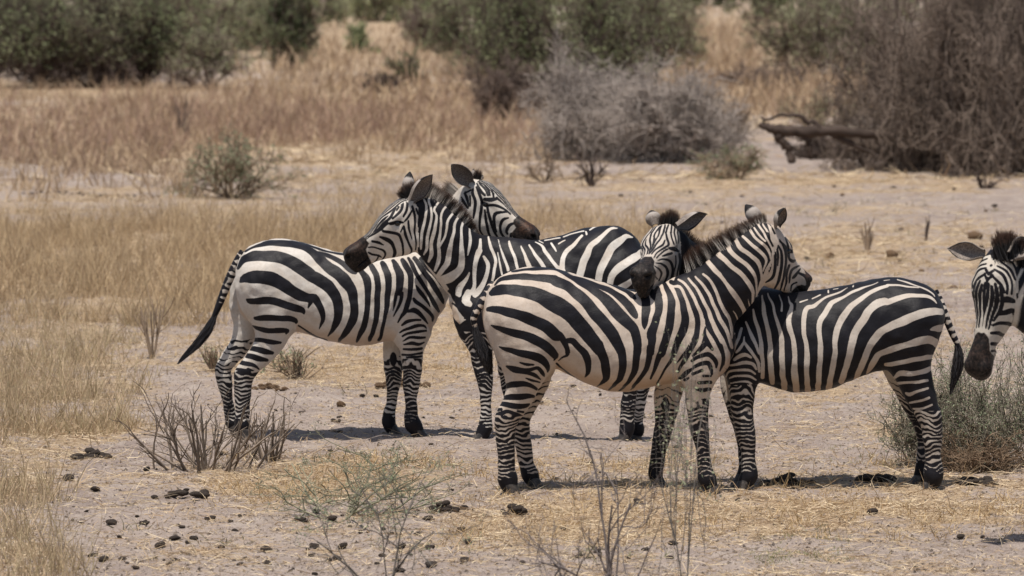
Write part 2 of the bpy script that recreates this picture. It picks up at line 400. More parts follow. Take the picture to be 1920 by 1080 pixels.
ST1 = parse('''
K a 500,80,5 600,62,7 750,64,7 900,88,9 1000,120,12 b 250,165,10 360,185,10 480,200,10
K a 320,170,6 400,130,12 500,100,21 620,90,22 740,95,27 860,110,28 960,150,30 b 170,205,42 216,245,48 300,330,55 400,400,60 480,480,60 540,580,50 560,700,40 560,820,42 520,920,38 460,1010,28 410,1070,12
K b 200,180,12 300,215,19 400,260,25 460,300,32 540,350,46 575,385,20
K a 250,340,16 310,250,36 400,215,46 520,215,54 650,225,60 760,260,62 860,320,64 950,380,64 b 130,420,60 190,450,60 280,510,60 350,590,57 395,680,50 405,790,46 385,880,35 340,970,18 300,1030,5
K a 270,480,10 330,440,48 450,430,64 580,445,68 690,500,66 780,560,60 880,615,54 960,640,48 b 150,640,42 200,700,34 235,770,30 250,850,22 225,910,13 205,950,4
K a 985,670,30 955,740,6
K a 340,660,10 380,675,27 500,670,34 620,675,38 740,715,37 850,745,37 905,770,24 915,800,7
K a 425,845,18 500,840,31 640,845,31 760,850,31 830,870,24 835,890,11
K a 400,925,7 460,950,21 560,975,26 680,970,25 750,975,18 740,1000,9
K d 500,205,19 600,205,23 700,220,23 790,230,12
K d 440,285,15 520,290,25 620,315,28 710,330,17
K d 395,355,15 480,365,27 560,390,30 650,405,17
K d 340,420,15 430,440,24 520,460,17 570,500,7
K d 300,490,10 380,500,13 450,510,12
K d 460,500,16 550,545,13
K b 0,920,9 100,990,7 200,1040,7 290,1075,5
K b 600,330,20 650,390,30 690,460,38 702,560,32 700,700,30 690,800,28 660,920,29 610,1040,20 585,1080,10
K b 730,310,24 780,400,31 800,500,32 800,620,30 795,740,28 780,860,26 750,980,23 715,1070,16
K b 850,290,27 890,380,32 910,480,32 905,600,29 890,720,23 875,830,18 850,940,18 825,1040,18 c 165,850,16
K c 310,50,20 350,120,38 375,200,40 378,300,36 362,370,30 
K c 345,380,18 322,480,14 300,560,4
K c 398,370,16 388,450,16 355,530,14 310,610,6
K c 400,40,20 450,120,28 485,200,31 485,300,28 475,400,25 450,490,24 430,560,21 390,620,13 360,670,7
K c 460,20,14 500,90,21 545,180,21 600,270,20 650,350,20 700,430,20 740,500,19 770,560,11
K c 520,20,20 590,110,26 650,200,27 700,270,26 750,350,27 800,440,21 815,480,9
K c 590,30,20 650,110,20 720,180,22 790,260,26 840,320,20
K c 545,300,7 570,350,19 620,410,16 665,470,13 685,510,5
K c 520,430,15 540,465,24 610,515,20 670,570,19 710,620,15 710,660,7
K c 450,560,9 510,550,21 570,580,20 620,630,15 655,680,7
K c 400,700,9 450,665,16 520,650,14 585,645,10
K c 370,780,7 440,740,14 530,710,16 610,705,14 640,735,6
K c 400,815,8 480,780,15 560,765,14 640,760,8
K c 410,860,5 480,830,13 560,825,16 630,820,10
K c 420,895,7 500,885,16 570,895,14 620,875,8
K c 420,945,10 500,945,14 600,935,12
K c 400,1000,10 480,1005,10 600,980,12
K c 450,1030,8 520,1030,12 595,1015,10
K c 400,1060,10 500,1070,12 585,1060,12
K z 700,470,2.5 760,470,2.5
''')
ST2 = parse('''
W f 190,240,9 215,310,13 200,430,13 175,560,15 160,680,15 160,740,10
W f 290,150,12 235,240,12 262,330,12 262,430,13 240,540,15 222,650,17 215,740,15 190,800,9
W f 400,190,12 295,330,12 315,400,12 305,500,17 285,600,19 262,700,19 262,800,21 235,865,13
W f 450,260,12 365,380,12 362,480,13 350,580,14 338,680,17 340,780,20 330,880,21 300,960,15
W f 530,310,12 435,440,14 420,540,13 400,620,13 350,710,12
W f 580,350,12 500,480,15 490,570,15 465,680,19 440,790,27 420,890,30 370,960,26 330,1010,20
W f 620,400,12 570,520,13 568,640,17 570,760,27 572,870,32 g 440,250,38 360,320,48 280,350,48
W f 670,450,10 650,560,12 660,640,16 645,740,14 630,805,7
W f 120,780,12 60,760,12 100,600,16 120,400,12
Q g -100,60 60,130 200,300 240,300 330,440 380,560 430,660 510,760 440,800 250,600 100,420
W g 540,280,9 500,360,21 440,440,34 430,500,28
W f 760,640,13 750,760,26 g 640,60,32 602,180,23 590,300,20 590,420,18 560,480,24
W g 530,480,34 500,560,44 550,600,24
W g 690,110,13 730,200,21 720,300,21 690,380,25 640,450,30 600,500,30
W g 735,-90,10 750,0,15 780,80,17 805,180,17 790,290,15 770,370,12
W g 825,70,7 845,180,9 870,290,10
W g 830,-60,6 855,20,8 880,100,13 930,250,17
W g 940,-40,10 955,10,15 1000,120,16 1030,230,16
K g 330,460,10 390,510,11 450,550,10
K g 370,590,8 440,640,11 510,730,12
K g 500,740,12 580,620,16 620,540,16 700,480,18 760,400,18
W i -20,330,8 0,370,13 30,440,16 60,530,22 100,620,24
W i 70,320,9 120,410,17 170,480,21 210,540,22 260,620,24
W i 130,290,7 200,335,13 240,400,19 300,480,18 350,540,18 400,570,30 420,700,30
W i 600,230,13 540,290,18 460,370,25 410,450,24 400,540,30
W i 290,305,11 320,345,13 338,385,8
W i 435,268,6 400,285,8 365,308,8
W i 220,272,7 300,262,6 380,245,6
W i 410,236,6 520,205,6 620,180,8
W i 640,185,9 645,212,11
W i 680,165,8 740,135,8 820,115,5
W i 165,275,6 210,300,7
W i 960,148,6 900,150,15 830,210,21 760,270,24 690,330,30 650,420,38 610,510,38 580,620,38 560,760,38
W j 470,350,7 400,340,24 330,390,38 250,460,42 200,560,38 150,660,38 120,770,38 100,880,38
W j 600,465,24 520,530,38 430,590,42 340,650,42 270,720,38 240,810,32 220,920,30
W j 560,740,20 480,770,22 420,820,34 340,870,40
''')
ST4 = parse('''
W k 215,560,11 240,640,15 280,730,19 320,820,15 345,880,12
W k 280,430,11 300,530,17 330,630,20 355,730,21 365,830,24 375,950,22 378,1120,22
W k 370,290,9 385,400,19 400,500,23 425,600,23 445,700,24 455,800,26 455,920,28 468,1080,30 474,1170,28
W k 430,270,9 470,370,13 500,470,15 530,570,19 560,660,23 570,760,26 572,880,30 575,980,31 582,1080,30 600,1230,30
W k 545,290,7 570,370,9 572,440,13
W k 635,300,7 650,360,11 675,400,19 650,480,25 640,560,25 660,650,25 690,750,25 700,870,26 700,980,30 702,1080,34 720,1250,34
W l 480,215,4 420,250,7 340,285,11 260,310,13 190,360,17 140,400,21 80,415,23 45,470,25 40,570,25 45,680,25 65,780,23 70,880,26 70,980,28 68,1080,28 80,1260,30
W l 795,155,4 700,195,7 600,225,11 500,270,14 420,320,17 330,360,21 290,410,27 250,480,29 205,550,30 195,650,26 205,750,28 205,850,28 200,950,28 190,1080,28 180,1260,30
W m 560,212,7 450,200,10 330,190,10 240,185,12 l 880,195,17 780,230,19 680,280,23 590,340,27 510,410,31 450,490,35 400,570,34 370,660,33 355,770,28 352,880,28 335,980,28 320,1080,28 290,1230,30
W m 735,370,7 700,330,13 640,300,17 520,290,21 400,305,27 250,355,30 l 850,350,38 760,385,42 690,460,43 640,540,43 580,620,43 540,720,40 515,830,36 495,930,35 460,1040,33 420,1160,30
W m 775,455,36 700,455,38 640,460,43 520,500,45 420,540,46 300,590,43 200,640,38 l 780,700,40 720,780,37 680,870,32 640,970,33 590,1080,30 560,1150,26
W m 760,800,40 700,755,40 640,735,40 540,760,40 440,790,33 340,820,33 250,850,33 150,890,32 100,960,34 50,1040,22 30,1080,10
W m 800,620,38 720,630,27 680,640,13
W m 340,130,6 450,160,8 560,200,7 640,235,9 700,275,8 715,300,6
W m 700,910,22 600,925,25 500,945,25 380,970,25 280,990,25 220,990,18
W n 480,120,17 420,145,20 340,155,19 260,155,19 225,180,12 215,205,6
W n 460,200,10 400,220,11 320,222,11 250,225,11
W n 460,260,9 390,285,11 330,310,13 300,300,8
W n 470,330,11 400,355,9 330,365,8
W n 490,385,8 420,410,9 355,410,8
W n 510,440,7 440,455,8 370,450,7
W l 75,335,7 0,360,10
W l 200,285,7 125,322,7
W l 288,240,8 285,260,11
W l 540,185,8 538,200,9
W l 850,140,5 910,135,4
W l 340,230,5 390,222,5
W k 190,710,9 190,770,13
W k 190,770,15 150,830,17 110,870,11
W k 200,770,13 250,840,17 300,910,16 330,980,16 340,1060,14
W k 90,940,15 140,910,21 200,890,21 260,915,13
W k 40,1000,11 120,985,15 210,970,19 280,985,17 310,1040,11
W k 60,1065,8 130,1045,10 210,1045,13 270,1060,10
W k 165,630,13 130,720,17 90,820,17 60,900,19 20,960,19
W H 690,330,9 720,285,10 800,262,12 900,262,12 960,300,9
W H 730,340,8 800,315,11 900,320,13 970,350,9
W H 740,385,7 820,372,9 900,375,11 960,410,7
W H 745,435,7 830,428,9 900,440,9 955,440,7
''')
# head pattern, measured on the left pair's side-on face (tile e)
STH = parse('''
K e 300,745,12 360,755,13 410,780,5
K e 370,700,9 430,720,19 490,760,19 520,820,15 530,880,15 520,950,10
K e 400,640,12 470,650,17 550,670,14 585,730,13 605,800,12 620,920,10
K e 260,805,8 340,810,8 410,835,10 440,880,10 420,930,8 390,985,6
K e 265,860,8 310,880,10 370,890,10 400,910,6
K e 370,900,8 350,950,8 310,985,6
K e 600,590,10 620,670,13 650,740,10 690,830,10 690,910,8
K e 650,540,10 655,620,12 690,720,5
K e 690,400,14 720,480,13 715,560,10 715,640,10 730,720,8 735,840,6
K e 735,420,10 765,500,10 765,580,8 755,650,4
K e 820,380,14 830,470,16 810,560,12 795,660,10 790,780,8
K e 470,420,9 430,490,9 360,560,9 280,650,6 210,710,4
K e 525,410,9 480,480,12 400,570,12 320,640,8 230,715,4
K e 440,560,16 380,620,13 300,680,8 240,730,4
K e 470,560,16 540,548,16 592,552,10
K e 590,600,8 570,645,8
K e 600,370,13 580,430,13 530,480,12 490,510,10
K e 645,370,11 630,440,12 600,490,10
K e 685,440,10 650,500,12 610,540,8
K e 560,400,7 530,440,7
''')
HEADS = {3: (parse('''
K E 385,545,10 396,640,13 400,740,15 385,840,15 345,890,12 290,920,6
K E 415,560,9 425,650,11 425,745,5
K E 425,540,9 455,600,13 465,700,15 455,800,15 430,900,14 390,985,8
K E 470,520,11 500,600,13 508,700,13 495,800,13 475,900,12 450,1000,7
K E 450,500,10 490,540,12 525,600,10
K E 540,740,11 515,820,11 512,900,9 490,1000,6
K E 500,460,8 520,520,11 530,600,13 540,670,12 570,700,17 600,690,10
K E 520,470,7 550,510,11 572,560,10
K E 540,590,16 565,600,19 588,585,8
K E 430,470,9 460,510,9
K E 640,745,7 570,785,13 545,850,10 538,920,7
K E 650,775,6 595,850,15 572,870,9
K E 640,820,12 700,850,16 740,920,20
K E 610,915,8 565,940,7 555,1000,5
K E 350,690,12 342,780,13 300,850,12
K E 320,300,8 390,420,10 400,500,12 360,560,10
K E 300,370,10 340,450,12 380,540,10 385,560,8
'''), parse('P E 560,1010 600,960 660,935 710,950 715,870 690,790 630,690 660,670 760,820 800,920 760,1040 640,1080 560,1060')),
1: (parse('''
K p 205,330,7 215,400,14 260,470,15 310,540,10
K p 240,330,11 280,390,13 300,450,15 320,520,8
K p 250,340,7 290,380,9 340,360,9
K p 360,350,9 355,400,15 384,470,15 378,560,15 365,640,10
K p 395,330,11 425,400,15 450,470,15 442,560,15 432,660,13 430,760,10 480,830,6
K p 330,420,9 335,520,7
K p 480,560,9 490,660,13 510,760,14 540,840,10
K p 500,500,13 520,600,15 545,700,15 580,780,13 620,850,8
K p 700,580,8 600,590,17 572,640,15 580,720,13 600,780,8
K p 720,640,8 660,660,16 637,720,14 650,800,13 710,870,10
K p 790,690,10 730,720,17 703,770,15 712,800,10
K p 490,520,10 560,508,13 620,520,13 690,560,10 740,600,8
K p 480,450,17 540,455,22 600,450,14
K p 600,440,11 680,500,10 740,570,8 800,620,5
K p 640,430,9 720,520,8 790,590,5
K p 620,400,9 700,470,8 760,540,4
K p 400,290,9 440,370,13 480,410,11
K p 430,290,11 480,350,11 510,410,9
K p 470,290,9 510,350,13 530,410,9
K p 520,330,9 560,380,13 570,430,9
K p 580,360,9 610,410,11
K p 630,380,8 660,430,7
K p 750,800,13 740,860,8
'''), parse('P p 850,585 780,650 765,700 795,740 745,800 785,880 830,930 900,960 1040,900 1090,760 960,540')),
4: (parse('''
K j 600,390,9 588,440,10 588,490,9
K j 640,360,9 620,410,10 616,470,9
K j 680,340,8 650,400,9 638,460,8
K j 720,340,8 690,400,9 652,470,9 612,520,6
K j 760,330,10 740,380,10 700,430,9 650,500,8 620,530,5
K j 790,380,7 770,430,11 700,470,9 660,520,7
K j 800,300,9 810,360,11 830,420,13 800,450,11 720,500,9 680,560,6
K j 850,300,9 860,360,9 885,420,9
K j 885,300,8 900,360,9 910,410,8
K j 915,300,7 930,350,8 930,410,7
K j 950,330,7 955,390,9
K j 840,460,14 890,470,22 930,490,14
K j 820,470,10 770,500,9 710,560,8
K j 860,512,14 820,522,14 770,540,8
K j 720,585,6 790,570,11 850,600,14 870,660,14 860,740,11 840,820,8
K j 700,610,6 760,620,11 810,660,14 820,730,13 790,810,8
K j 690,640,5 740,680,11 760,720,11 730,790,8
K j 690,740,6 715,770,9
K j 900,540,8 905,620,8 880,700,8 870,780,7
K j 940,520,11 945,600,11 920,700,9 910,780,7
K j 980,480,16 978,560,20 960,660,22 955,800,22
K j 640,250,9 610,300,10 590,350,10 585,400,8
K j 680,240,9 650,290,10 640,350,9
K j 720,230,9 695,280,10 680,335,9
K j 755,225,9 740,280,10 722,340,9
K j 790,225,9 785,270,10 765,330,10
K j 825,225,9 815,260,10 805,300,9
K j 860,230,9 855,300,9
K j 895,240,9 885,300,8
K j 925,260,9 918,300,8
K j 955,280,9 952,330,8
K j 985,330,12 985,480,12
'''), parse('P j 595,548 660,545 690,600 682,650 704,700 690,790 660,900 540,960 420,880 410,700 460,620 550,570')),
5: (parse('''
K o 345,340,6 330,400,10 290,500,10 280,600,6 265,700,4
K o 300,370,9 262,440,11 247,520,9 240,620,6
K o 350,380,8 340,480,12 315,580,9 300,690,5
K o 370,400,10 375,480,14 350,580,10 330,690,5
K o 395,380,10 410,460,14 400,530,14 370,620,9 350,700,5
K o 430,400,9 445,480,13 430,560,13 385,640,7
K o 380,330,8 430,380,11 460,440,10
K o 390,280,7 450,320,11 480,400,9 480,450,8
K o 410,255,6 470,290,9 510,360,8 510,450,7
K o 430,220,6 500,280,8 535,350,7
K o 240,400,14 225,440,12 205,480,8
K o 440,500,12 480,490,22 520,500,16
K o 420,590,14 470,580,18 520,570,16 530,620,10
K o 380,670,8 430,655,11 500,665,13 525,720,13 500,790,8
K o 370,725,10 420,725,13 460,745,12
K o 370,800,12 440,805,12
K o 370,850,8 400,850,8
K o 550,450,7 560,540,7 580,620,7
K o 570,350,7 580,450,8 590,520,7
K o 545,560,7 560,640,7 560,720,7
K o 250,360,8 300,300,9 370,250,8
K o 270,400,8 310,340,10 380,290,9
K o 330,240,8 400,190,9 
K o 300,280,8 360,220,8 440,170,9
K o 450,190,8 520,240,8 555,330,8
K o 330,370,8 375,320,9
'''), parse('P o 235,735 320,722 352,760 357,850 398,900 400,960 380,1080 240,1090 120,960 150,820'))}
MUZ = parse('P e 170,660 235,720 268,765 238,830 268,900 302,965 290,1200 -200,1200 -200,500')

# ---------------------------------------------------------------- implicit bodies
def smin(a, b, k):
    h = np.clip(.5 + .5 * (b - a) / k, 0, 1); return b + (a - b) * h - k * h * (1 - h)
def chain_d(P, nodes, ky):
    d = np.full(P.shape[:-1], 9., np.float32)
    for q in range(len(nodes) - 1):
        a, ra, b, rb = nodes[q, :3], nodes[q, 3], nodes[q + 1, :3], nodes[q + 1, 3]
        sc = np.array([1, 1 / ky, 1]); ab = (b - a) * sc; ap = (P - a) * sc
        t = np.clip((ap @ ab) / (ab @ ab + 1e-9), 0, 1)
        e = np.sqrt(((ap - t[..., None] * ab) ** 2).sum(-1)) - (ra + (rb - ra) * t)
        d = np.minimum(d, e)
    return d * min(1, ky ** .5)
def loft_d(u, v, w, T, egg=0.0, p=2.0):
    """T rows: u, vtop, vbot, halfwidth"""
    vt = np.interp(u, T[:, 0], T[:, 1]); vb = np.interp(u, T[:, 0], T[:, 2]); hw = np.interp(u, T[:, 0], T[:, 3])
    c = (vt + vb) / 2; hh = np.maximum((vt - vb) / 2, .004); dv = (v - c) / hh
    hwe = np.maximum(hw * (1 + egg * np.clip(dv, -1, 1)), .004)
    r = (np.abs(dv) ** p + np.abs(w / hwe) ** p) ** (1 / p)
    d = (r - 1) * np.minimum(hh, hwe)
    over = np.maximum(T[0, 0] - u, 0) + np.maximum(u - T[-1, 0], 0)
    return np.where(over > 0, np.maximum(d, 0) + over, d)
def densify(T, n=60):
    T = np.array(T, float); t = np.arange(len(T)); tt = np.linspace(0, len(T) - 1, n)
    Q = np.vstack([2 * T[0] - T[1], T, 2 * T[-1] - T[-2]]); out = []
    for x in tt:
        i = min(int(x), len(T) - 2); s = x - i; a, b, c, d = Q[i:i + 4]
        out.append(.5 * ((2 * b) + (-a + c) * s + (2 * a - 5 * b + 4 * c - d) * s * s + (-a + 3 * b - 3 * c + d) * s ** 3))
    return np.array(out)
HEADT = densify([(-.03, .03, -.13, .055), (.03, .068, -.19, .078), (.09, .083, -.225, .093), (.15, .082, -.24, .098), (.22, .068, -.236, .088),
                 (.30, .050, -.205, .070), (.38, .040, -.168, .056), (.44, .042, -.142, .054), (.49, .046, -.124, .058),
                 (.53, .034, -.110, .054), (.555, .010, -.100, .040), (.572, -.03, -.085, .015)], 80)
def head_d(L):
    u, v, w = L[..., 0], L[..., 1], L[..., 2]; aw = np.abs(w)
    d = loft_d(u, v, w, HEADT, .20, 2.3)
    ell = lambda cu, cv, cw, ru, rv, rw: (np.sqrt(((u - cu) / ru) ** 2 + ((v - cv) / rv) ** 2 + ((aw - cw) / rw) ** 2) - 1) * min(ru, rv, rw)
    d = smin(d, ell(.155, .012, .070, .05, .026, .026), .02)          # brow
    d = smin(d, ell(.15, -.135, .035, .11, .085, .052), .03)          # cheek
    d = smin(d, ell(.525, .005, .034, .034, .032, .026), .018)        # nostril wing
    d = smin(d, ell(.545, -.045, .0, .030, .050, .040), .025)         # upper lip
    d = smin(d, ell(.520, -.112, .0, .040, .022, .034), .02)          # chin
    d = -smin(-d, ell(.545, .004, .046, .016, .009, .020), .010)      # nostril
    d = -smin(-d, ell(.49, -.088, .05, .065, .005, .03), .006)        # mouth line
    d = -smin(-d, ell(.168, -.018, .100, .021, .013, .018), .008)     # eye socket
    return d
def surface_nets(Fv, org, h):
    s = Fv < 0; nx, ny, nz = Fv.shape
    c = np.zeros((nx - 1, ny - 1, nz - 1), np.uint8); offs = [(i, j, k) for i in (0, 1) for j in (0, 1) for k in (0, 1)]
    for i, j, k in offs: c += s[i:nx - 1 + i, j:ny - 1 + j, k:nz - 1 + k]
    I, J, K = np.where((c > 0) & (c < 8)); n = len(I)
    val = np.stack([Fv[I + i, J + j, K + k] for i, j, k in offs], 1); pos = np.zeros((n, 3)); cnt = np.zeros(n)
    for a in range(8):
        for b in range(a + 1, 8):
            da = np.array(offs[a]); db = np.array(offs[b])
            if np.abs(da - db).sum() != 1: continue
            m = (val[:, a] < 0) != (val[:, b] < 0); t = val[m, a] / (val[m, a] - val[m, b])
            pos[m] += da + t[:, None] * (db - da); cnt[m] += 1
    V = org + h * (np.stack([I, J, K], 1) + pos / cnt[:, None])
    idx = -np.ones(c.shape, np.int64); idx[I, J, K] = np.arange(n); Fs = []
    for ax in range(3):
        sh = np.take(s, range(0, s.shape[ax] - 1), ax) != np.take(s, range(1, s.shape[ax]), ax)
        inn = np.take(s, range(0, s.shape[ax] - 1), ax)
        g = np.array(np.where(sh)); o1, o2 = (ax + 1) % 3, (ax + 2) % 3
        ok = (g[o1] > 0) & (g[o2] > 0) & (g[o1] < s.shape[o1] - 1) & (g[o2] < s.shape[o2] - 1); g = g[:, ok]
        q = []
        for p1, p2 in ((-1, -1), (0, -1), (0, 0), (-1, 0)):
            gg = g.copy(); gg[o1] += p1; gg[o2] += p2; q.append(idx[gg[0], gg[1], gg[2]])
        q = np.stack(q, 1); f = ~inn[g[0], g[1], g[2]]; q[f] = q[f][:, ::-1]; Fs.append(q)
    Fc = np.concatenate(Fs); Fc = Fc[(Fc >= 0).all(1)]
    return V, Fc

# ---------------------------------------------------------------- zebra materials
def coat_mat(name, white, tan, black=(.008, .0075, .010)):
    m = NM(name); co = m.obj(); s = m.attr('stripe')
    mp = m.n('ShaderNodeMapping'); mp.inputs['Scale'].default_value = (1, 1, .22); m.L(co, mp.inputs[0]); hair = m.noise(330, 3, .65, mp.outputs[0]); soft = m.noise(9, 3, .6, co)
    fac = m.mapr(m.math('MULTIPLY_ADD', m.math('SUBTRACT', hair, .5), 1.5, s), -.6, .6)
    wt = m.mix(m.mapr(soft, .35, .7, 0, .7), white, tan)
    wt = m.mix(m.math('MULTIPLY', m.mapr(m.noise(60, 3, .7, co), .45, .75), .25), wt, tuple(x * .55 for x in tan))
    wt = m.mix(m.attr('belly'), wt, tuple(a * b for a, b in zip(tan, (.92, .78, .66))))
    bk = m.mix(m.mapr(soft, .4, .7, 0, .8), black, tuple(x * 1.8 for x in black))
    bk = m.mix(m.mapr(hair, .5, .8, 0, .5), bk, (.026, .022, .022))
    col = m.mix(fac, wt, bk)
    mz = m.attr('muzzle'); mott = m.noise(70, 4, .7, co); mzf = m.math('MULTIPLY_ADD', m.math('SUBTRACT', mott, .5), 3.5, mz)
    col = m.mix(m.mapr(mzf, -1.2, 1.2), col, m.mix(m.mapr(mott, .42, .7), (.009, .0075, .007), (.045, .033, .028)))
    col = m.mix(m.math('MULTIPLY', m.attr('brown'), m.mapr(mott, .35, .58)), col, (.115, .048, .024))
    m.setp(col, .55, .16); m.b.inputs['Sheen Weight'].default_value = .03; m.b.inputs['Sheen Roughness'].default_value = .4
    r = m.mapr(hair, .3, .7, .42, .62); m.L(r, m.b.inputs['Roughness'])
    m.bump(m.math('ADD', m.math('MULTIPLY', hair, .5), m.noise(45, 3, .6, co)), .35, .006)
    return m.m
COAT = {1: coat_mat('coat_white', (.56, .52, .475), (.46, .395, .33)), 2: coat_mat('coat_cream', (.60, .56, .51), (.52, .44, .36)),
        3: coat_mat('coat_dusty', (.54, .458, .388), (.43, .345, .275)), 4: coat_mat('coat_grey', (.50, .445, .39), (.42, .355, .30)),
        5: coat_mat('coat_pale', (.56, .52, .46), (.46, .40, .33))}
def hair_mat(name, dark, white):
    m = NM(name); s = m.attr('stripe'); t = m.attr('tip'); r = m.attr('rnd')
    base = m.mix(m.mapr(s, -.5, .5), white, dark)
    tip = m.mix(r, (.035, .018, .012), (.11, .055, .035))
    m.setp(m.mix(m.mapr(t, .62, 1.0), base, tip), .6, .3); return m.m
M_MANE = hair_mat('mane_hair', (.014, .012, .012), (.50, .45, .40))
m_ = NM('tuft_hair'); M_TUFT = m_.setp(m_.mix(m_.attr('rnd'), (.008, .008, .010), (.045, .040, .042)), .45, .4)
m_ = NM('hoof_horn'); M_HOOF = m_.setp(m_.mix(m_.mapr(m_.noise(30, 3, .6, m_.obj()), .4, .7), (.03, .027, .026), (.10, .085, .075)), .5, .4)
m_ = NM('eye_gloss'); M_EYE = m_.setp((.006, .005, .005), .08, .6)
def ear_mat():
    m = NM('ear_fur'); t = m.attr('tip'); inn = m.attr('inner'); ed = m.attr('edge'); hair = m.noise(140, 3, .7, m.obj())
    out = m.mix(m.mapr(m.math('MULTIPLY_ADD', hair, .16, t), .70, .80), (.36, .32, .29), (.015, .013, .013))
    out = m.mix(m.math('MULTIPLY', m.mapr(t, .25, .66, 1.0, 0.0), m.mapr(hair, .2, .6)), out, (.16, .13, .11))
    out = m.mix(m.mapr(t, .96, .99), out, (.40, .37, .34))
    i2 = m.mix(m.mapr(hair, .35, .65), (.30, .255, .225), (.11, .09, .08)); i2 = m.mix(m.mapr(ed, .86, .95), i2, (.03, .027, .026))
    m.setp(m.mix(inn, out, i2), .7, .2); return m.m
M_EAR = ear_mat()

def strands(roots, tips, n, wid, seed, spread, rootval=None, curl=.3, w2=.006):
    """hair strands between matching root and tip polylines"""
    r = np.random.default_rng(seed); t = r.random(n) * (len(roots) - 1); i = np.minimum(t.astype(int), len(roots) - 2); f = (t - i)[:, None]
    Rr = roots[i] * (1 - f) + roots[i + 1] * f; T = tips[i] * (1 - f) + tips[i + 1] * f
    Rr = Rr + r.normal(size=(n, 3)) * np.array(spread); dv = T - Rr; L = np.linalg.norm(dv, axis=1)
    T = Rr + dv * r.uniform(.72, 1.06, n)[:, None] + r.normal(size=(n, 3)) * (L * .05)[:, None]
    bend = r.normal(size=(n, 3)) * (L * curl * .15)[:, None]
    side = norm(np.cross(dv, r.normal(size=(n, 3)))); K = 4; V = []
    for q in range(K + 1):
        s = q / K; c = Rr * (1 - s) + T * s + bend * (4 * s * (1 - s)); w = (wid * (1 - .8 * s)) / 2
        V += [c - side * w, c + side * w]
    V = np.stack(V, 1).reshape(-1, 3); nv = 2 * (K + 1); b = (np.arange(n) * nv)[:, None]
    Fc = np.concatenate([b + [[2 * q, 2 * q + 1, 2 * q + 3, 2 * q + 2]] for q in range(K)])
    tp = np.tile(np.repeat(np.arange(K + 1) / K, 2), n); rn = np.repeat(r.random(n), nv)
    sv = np.repeat(rootval(Rr), nv) if rootval else np.ones(n * nv)
    return V, Fc, {'tip': tp, 'rnd': rn, 'stripe': sv}

def build_ear(parent, org, root, tip, face, wmax, name='ear'):
    root, tip, face = map(lambda v: np.array(v, float), (root, tip, face))
    ax = tip - root; L = np.linalg.norm(ax); ax /= L; face = norm(face - ax * (face @ ax)); sd = np.cross(ax, face)
    NS, NT = 26, 22; V = []; tp = []; inn = []; ed = []
    for lay, off in ((0, 0.0), (1, -.006)):
        for i in range(NS):
            s = i / (NS - 1); w = wmax * (.50 + .50 * sstep(0, .42, s)) * (math.sqrt(max(1 - sstep(.52, 1.0, s), 0)) * .97 + .03)
            op = (1.0 + .95 * (1 - s)) * 1.15; lean = .014 * sin(pi * s)
            for j in range(NT):
                t = 2 * j / (NT - 1) - 1; ang = t * op; rr = w / sin(min(op, pi / 2)) if op < pi / 2 else w
                q = root + ax * (L * s) + sd * ((rr + off) * sin(ang)) + face * (-(rr + off) * cos(ang) + rr * .55 - lean)
                V.append(q); tp.append(s); inn.append(lay); ed.append(max(abs(t), sstep(.8, 1, s) * .95))
    Fc = []
    n1 = NS * NT
    for lay in (0, 1):
        for i in range(NS - 1):
            for j in range(NT - 1):
                a = lay * n1 + i * NT + j; q = [a, a + 1, a + NT + 1, a + NT]; Fc.append(q if lay else q[::-1])
    for i in range(NS - 1):
        for j in (0, NT - 1):
            a = i * NT + j; Fc.append([a, a + NT, a + NT + n1, a + n1])
    for j in range(NT - 1):
        a = (NS - 1) * NT + j; Fc.append([a, a + 1, a + 1 + n1, a + n1])
    return mesh_obj(name, np.array(V) - org, np.array(Fc), M_EAR, parent, {'tip': tp, 'inner': inn, 'edge': ed})

def interp_nodes(N, n=5):
    return np.concatenate([crom4(N, n)])
def crom4(P, n):
    Q = np.vstack([2 * P[0] - P[1], P, 2 * P[-1] - P[-2]]); out = []
    for i in range(1, len(Q) - 2):
        for s in range(n):
            t = s / n; a, b, c, d = Q[i - 1:i + 3]
            out.append(.5 * ((2 * b) + (-a + c) * t + (2 * a - 5 * b + 4 * c - d) * t * t + (-a + 3 * b - 3 * c + d) * t ** 3))
    return np.array(out + [P[-1]])

